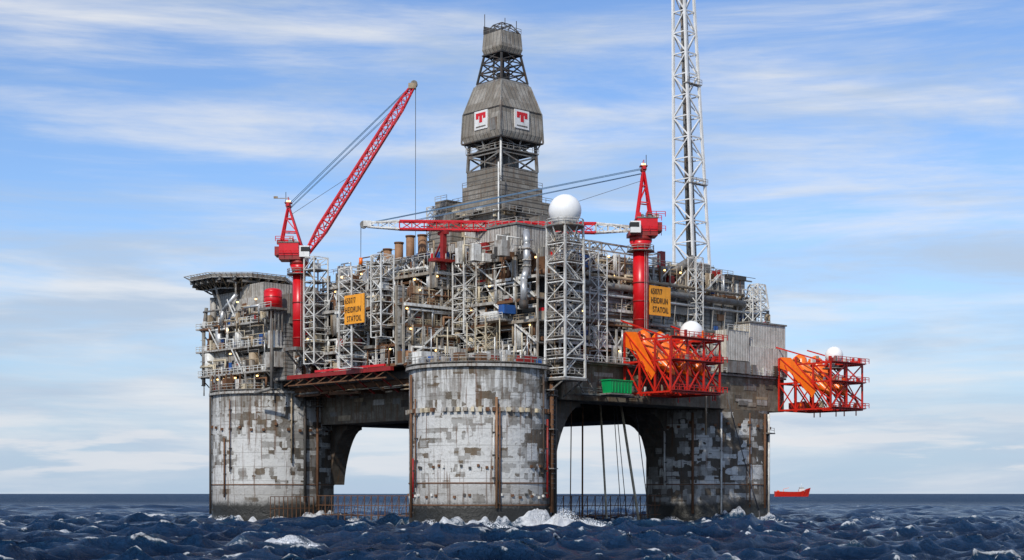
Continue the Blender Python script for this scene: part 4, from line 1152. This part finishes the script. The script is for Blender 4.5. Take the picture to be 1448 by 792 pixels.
# ------------------------------------------------------------------ sea
def sea():
    rs = [15]
    while rs[-1] < 110: rs.append(rs[-1]*1.03)
    while rs[-1] < 450: rs.append(rs[-1]*1.0036)
    while rs[-1] < 900: rs.append(rs[-1]*1.007)
    while rs[-1] < 40000: rs.append(rs[-1]*1.022)
    rs = np.array(rs)
    th = np.concatenate([np.arange(-180, -60, 5), np.arange(-60, -24, .8), np.linspace(-24, 24, 800), np.arange(24.8, 60, .8), np.arange(60, 181, 5)])
    th = np.radians(th)
    Rg, Tg = np.meshgrid(rs, th, indexing='ij')
    X = Rg*np.sin(Tg); Y = Rg*np.cos(Tg)
    dr = np.gradient(rs)[:, None]*np.ones_like(Tg)
    dt = np.gradient(th)[None, :]*Rg
    sp = np.maximum(dr, dt)
    rs_ = np.random.RandomState(5)
    Z = np.zeros_like(X); DX = np.zeros_like(X); DY = np.zeros_like(X); J = np.zeros_like(X)
    n = 110
    lam = np.geomspace(1.3, 70, n)
    amp = lam**1.0*np.exp(-(lam/46)**3)
    amp *= 1/np.sqrt((amp**2/2).sum())*.60
    amp = amp*np.interp(lam, [1.3, 6, 16, 30], [2.4, 2.2, 1.5, 1.0])
    wd = math.radians(-50)
    for i in range(n):
        a = wd+rs_.normal()*(.7 if lam[i] < 15 else .4)
        k = 2*math.pi/lam[i]; kx, ky = k*math.cos(a), k*math.sin(a)
        ph = rs_.uniform(0, 2*math.pi)
        att = np.clip((lam[i]/sp-2.0)/2.0, 0, 1)
        p = kx*X+ky*Y+ph
        c = np.cos(p); s = np.sin(p)
        A = amp[i]*att
        Z += A*c
        DX -= A*s*math.cos(a); DY -= A*s*math.sin(a)
        J += A*k*c
    g1 = np.zeros_like(X); g2 = np.zeros_like(X)
    for i in range(14):
        a = rs_.uniform(0, 6.28); l = rs_.uniform(18, 90); g1 += np.cos((X*math.cos(a)+Y*math.sin(a))*6.283/l+rs_.uniform(0, 6.28))
        a = rs_.uniform(0, 6.28); l = rs_.uniform(2.2, 8); g2 += np.cos((X*math.cos(a)+Y*math.sin(a))*6.283/l+rs_.uniform(0, 6.28))
    g1 /= math.sqrt(7); g2 /= math.sqrt(7)
    Js = J/max(J[(Rg < 400) & (Rg > 150)].std(), 1e-6)
    foam = np.clip((Js-1.25)/1.2, 0, 1)*np.clip((g1+.1)*1.2, 0, 1)
    foam = np.maximum(foam, np.clip((Js-2.5)/.8, 0, 1)*.9)
    for (bx, by, sx, sy, h, fo_) in ((-29, 198, 4.5, 3.0, 1.1, 1.1), (-34, 203, 3, 2, .5, .8), (-22, 201, 4, 1.6, .5, .8), (83, 362, 6, 3, .9, .9), (-12, 305, 9, 3, .8, 1.1), (8, 311, 4, 4, 1.9, 1.5), (12, 309, 7, 3, .8, 1.2), (40, 190, 4, 2.5, .5, .7), (-75, 260, 5, 2.5, .6, .8), (60, 250, 5, 2.5, .5, .7), (-60, 340, 7, 4, .6, .8), (-35, 352, 10, 3, .9, .9), (55, 352, 6, 3, .6, .7), (-110, 330, 8, 3, .6, .8), (105, 300, 5, 2.5, .6, .8), (2, 236, 5, 2, .4, .75), (70, 205, 3, 2, .4, .7), (-52, 225, 4, 2, .4, .75), (-95, 420, 8, 4, .7, .9), (120, 410, 8, 4, .7, .9)):
        g_ = np.exp(-(((X-bx)/sx)**2+((Y-by)/sy)**2))*(1+.45*g2)
        Z += h*np.clip(g_, 0, 2); foam = np.maximum(foam, fo_*np.exp(-(((X-bx+1)/(sx*1.3))**2+((Y-by+1.2)/(sy*1.2))**2)))
    for cu, cv in ((0, 0), (0, 75), (73, 0), (73, 75)):
        x, y = w2(cu, cv)
        d = np.hypot(X-x, Y-y)-RC
        near = np.clip(1-np.abs(d)/6.5, 0, 1)
        foam = np.maximum(foam, near*(.75+.35*np.clip(g1, -1, 1)+.25*np.clip(g2, -1, 1)))
        Z += 1.7*np.clip(1-np.abs(d-.5)/2.6, 0, 1)*np.clip(.45+.5*g2+.3*g1, 0, 1.4)
        wk = np.exp(-((Y-y+3)/11)**2)*np.clip(1-(X-x-10)/45, 0, 1)*(X > x+5)
        foam = np.maximum(foam, wk*.55*np.clip(g1+.5, 0, 1.2))
    X2 = X+DX*1.0; Y2 = Y+DY*1.0
    co = np.stack([X2, Y2, Z], -1).reshape(-1, 3)
    nr, nt_ = X.shape
    idx = np.arange(nr*nt_).reshape(nr, nt_)
    q = np.stack([idx[:-1, :-1], idx[:-1, 1:], idx[1:, 1:], idx[1:, :-1]], -1).reshape(-1, 4)[:, ::-1]
    me = bpy.data.meshes.new('sea')
    me.vertices.add(len(co)); me.vertices.foreach_set('co', co.astype(np.float32).ravel())
    me.loops.add(q.size); me.loops.foreach_set('vertex_index', q.astype(np.int32).ravel())
    me.polygons.add(len(q)); me.polygons.foreach_set('loop_start', np.arange(0, q.size, 4, dtype=np.int32))
    me.update(calc_edges=True)
    me.polygons.foreach_set('use_smooth', np.ones(len(q), dtype=bool))
    at = me.attributes.new('foam', 'FLOAT', 'POINT'); at.data.foreach_set('value', foam.astype(np.float32).ravel())
    m = bpy.data.materials.new('sea_water'); m.use_nodes = True
    nt = m.node_tree; b = nt.nodes['Principled BSDF']; N = NT(nt)
    tc = N.n('ShaderNodeTexCoord').outputs['Object']
    x, y, z = N.sep(tc)[:3]
    fa = N.n('ShaderNodeAttribute', attribute_name='foam').outputs['Fac']
    n1 = N.noise(tc, .9, 7, .72, .8); n2 = N.noise(tc, 3.2, 5, .7, .3)
    brk = N.m('ADD', N.m('MULTIPLY', n1, .75), N.m('MULTIPLY', n2, .35))
    fm = N.rng(N.m('ADD', N.m('MULTIPLY', fa, .55), brk), .82, 1.03)
    fv = N.comb(x, N.m('MULTIPLY', y, .35), 0.0)
    far = N.m('MULTIPLY', N.rng(N.noise(fv, .055, 8, .66), .63, .68), N.rng(y, 300, 700))
    fm = N.m('MAXIMUM', fm, N.m('MULTIPLY', far, .6))
    farness = N.rng(y, 350, 1500)
    col = N.mix(N.rng(z, -.9, 1.6), (.0025, .010, .032), (.011, .042, .105))  # wave light put into the colour by height: dark troughs, lit crests
    col = N.mix(farness, col, (.008, .032, .075))
    col = N.mix(N.m('MULTIPLY', N.rng(fa, .1, .7), .4), col, (.05, .13, .19))
    nt.links.new(N.mix(fm, col, (.82, .84, .86)), b.inputs['Base Color'])
    N.put(b.inputs['Roughness'], N.m('ADD', N.m('ADD', .14, N.m('MULTIPLY', farness, .3)), N.m('MULTIPLY', fm, .5)))
    b.inputs['IOR'].default_value = 1.33
    # unresolved distant wave faces reflect less grazing sky
    N.put(b.inputs['Specular IOR Level'], N.rng(y, 350, 1500, .24, .07))
    b1 = N.noise(N.comb(x, y, z), 1.1, 7, .68, .5)
    b2 = N.noise(tc, .3, 3, .6, .4)
    bp = N.n('ShaderNodeBump'); bp.inputs['Strength'].default_value = 1.0; bp.inputs['Distance'].default_value = 1.5
    N.put(bp.inputs['Height'], N.m('ADD', N.m('MULTIPLY', b1, 1.1), N.m('MULTIPLY', b2, .7)))
    nt.links.new(bp.outputs[0], b.inputs['Normal'])
    me.materials.append(m)
    o = bpy.data.objects.new('sea', me); scene.collection.objects.link(o)
sea()

# spray thrown up where swell meets the columns: clouds of small droplets
e = bpy.data.objects.new('sea_spray', None); scene.collection.objects.link(e)
mb = MB()
def plume(x, y, sx, sy, h, n, lean=.5):
    for k in range(n):
        t = rng.random()**1.6
        a, b_ = rng.gauss(0, 1), rng.gauss(0, 1)
        z = .2+h*t*math.exp(-a*a*.45)
        mb.octa((x+a*sx*.55+lean*t*h, y+b_*sy*.5, z), rng.uniform(.03, .20)*(1.25-t), 'spray', rng.uniform(.6, 1.3))
plume(9.5, 311.5, 4.2, 1.6, 3.9, 2600, .3)
plume(14, 311.5, 5.0, 1.6, 1.9, 1300, .5)
plume(-17, 309.5, 3.0, 1.2, 1.7, 700)
plume(-6, 306.6, 5.0, 1.0, 1.5, 700)
plume(-68, 364, 4, 1.4, 1.7, 600)
plume(-55, 361.5, 4, 1.4, 1.6, 600)
plume(-47, 364, 4, 1.4, 1.9, 700)
plume(-36, 352, 4, 1.4, 1.3, 400)
plume(36, 360, 3, 1.4, 1.6, 500)
plume(46, 356, 4, 1.4, 1.6, 500)
plume(58, 361, 4, 1.4, 1.8, 600)
plume(-29, 197, 3.2, 1.6, 1.3, 1100, .6)
plume(83, 361, 4, 1.5, 1.5, 450)
mb.build('droplets', e)

# ------------------------------------------------------------------ light, sky, camera
S_EL = math.radians(40)
sd = Vector((-.32, -.85, 0)).normalized()*math.cos(S_EL); sd.z = math.sin(S_EL)
sun = bpy.data.lights.new('sun', 'SUN'); sun.energy = 3.5; sun.angle = math.radians(1.2); sun.color = (1, .95, .87)
so = bpy.data.objects.new('sun', sun); scene.collection.objects.link(so)
so.rotation_euler = sd.to_track_quat('Z', 'Y').to_euler(); so.location = (-100, -100, 200)

w = bpy.data.worlds.new('World'); scene.world = w; w.use_nodes = True
nt = w.node_tree; N = NT(nt); bg = nt.nodes['Background']
sky = N.n('ShaderNodeTexSky', sky_type='NISHITA'); sky.sun_disc = False
sky.sun_elevation = S_EL; sky.sun_rotation = math.atan2(sd.x, sd.y)
sky.air_density = 1.0; sky.dust_density = .6; sky.ozone_density = 2.0
tc = N.n('ShaderNodeTexCoord').outputs['Generated']
x, y, z = N.sep(tc)[:3]
base = N.mix(1.0, sky.outputs[0], (1.08, 1.26, 1.55, 1), 'MULTIPLY')
base = N.mix(N.rng(z, .17, .0, 0, .85), base, (4.2, 5.6, 7.4, 1))
az = N.m('ARCTAN2', x, y)
wv = N.comb(N.m('MULTIPLY', az, 2.2), N.m('MULTIPLY', z, 15.0), 0.3)
c1 = N.noise(wv, 1.5, 8, .6, .5)
wv2 = N.comb(N.m('ADD', N.m('MULTIPLY', az, 6.0), N.m('MULTIPLY', z, 8.0)), N.m('MULTIPLY', z, 60.0), 2.3)
c2 = N.noise(wv2, 1.0, 8, .64, .4)
hz = N.rng(z, .28, .05)
cl_ = N.m('ADD', N.m('ADD', N.m('MULTIPLY', c1, .8), N.m('MULTIPLY', c2, .30)), N.m('MULTIPLY', hz, .07))
cov = N.rng(cl_, .44, .76)
shade = N.noise(N.comb(N.m('MULTIPLY', az, 3.0), N.m('MULTIPLY', z, 26.0), 7.7), 1.2, 7, .58, .3)
ccol = N.mix(N.rng(shade, .36, .62), (4.9, 5.9, 7.3, 1), (8.0, 8.2, 8.5, 1))
skyc = N.mix(N.m('MULTIPLY', cov, .88), base, ccol)
c3 = N.noise(N.comb(N.m('MULTIPLY', az, 9.0), N.m('MULTIPLY', z, 75.0), 4.0), 1.0, 7, .55, .2)
band = N.m('MULTIPLY', N.rng(c3, .49, .60), N.m('MULTIPLY', N.rng(z, .004, .016), N.rng(z, .07, .03)))
skyc = N.mix(N.m('MULTIPLY', band, .7), skyc, (7.6, 7.8, 8.2, 1))
nt.links.new(skyc, bg.inputs[0]); bg.inputs[1].default_value = .1

cam = bpy.data.cameras.new('camera'); co_ = bpy.data.objects.new('camera', cam); scene.collection.objects.link(co_)
co_.location = (0, 0, 6.9); co_.rotation_euler = (math.pi/2, 0, 0)
cam.sensor_width = 36; cam.lens = 36*2206/1448; cam.shift_y = 302/1448
cam.clip_start = 1; cam.clip_end = 60000
scene.camera = co_
scene.view_settings.view_transform = 'Standard'; scene.view_settings.look = 'None'; scene.view_settings.exposure = 0
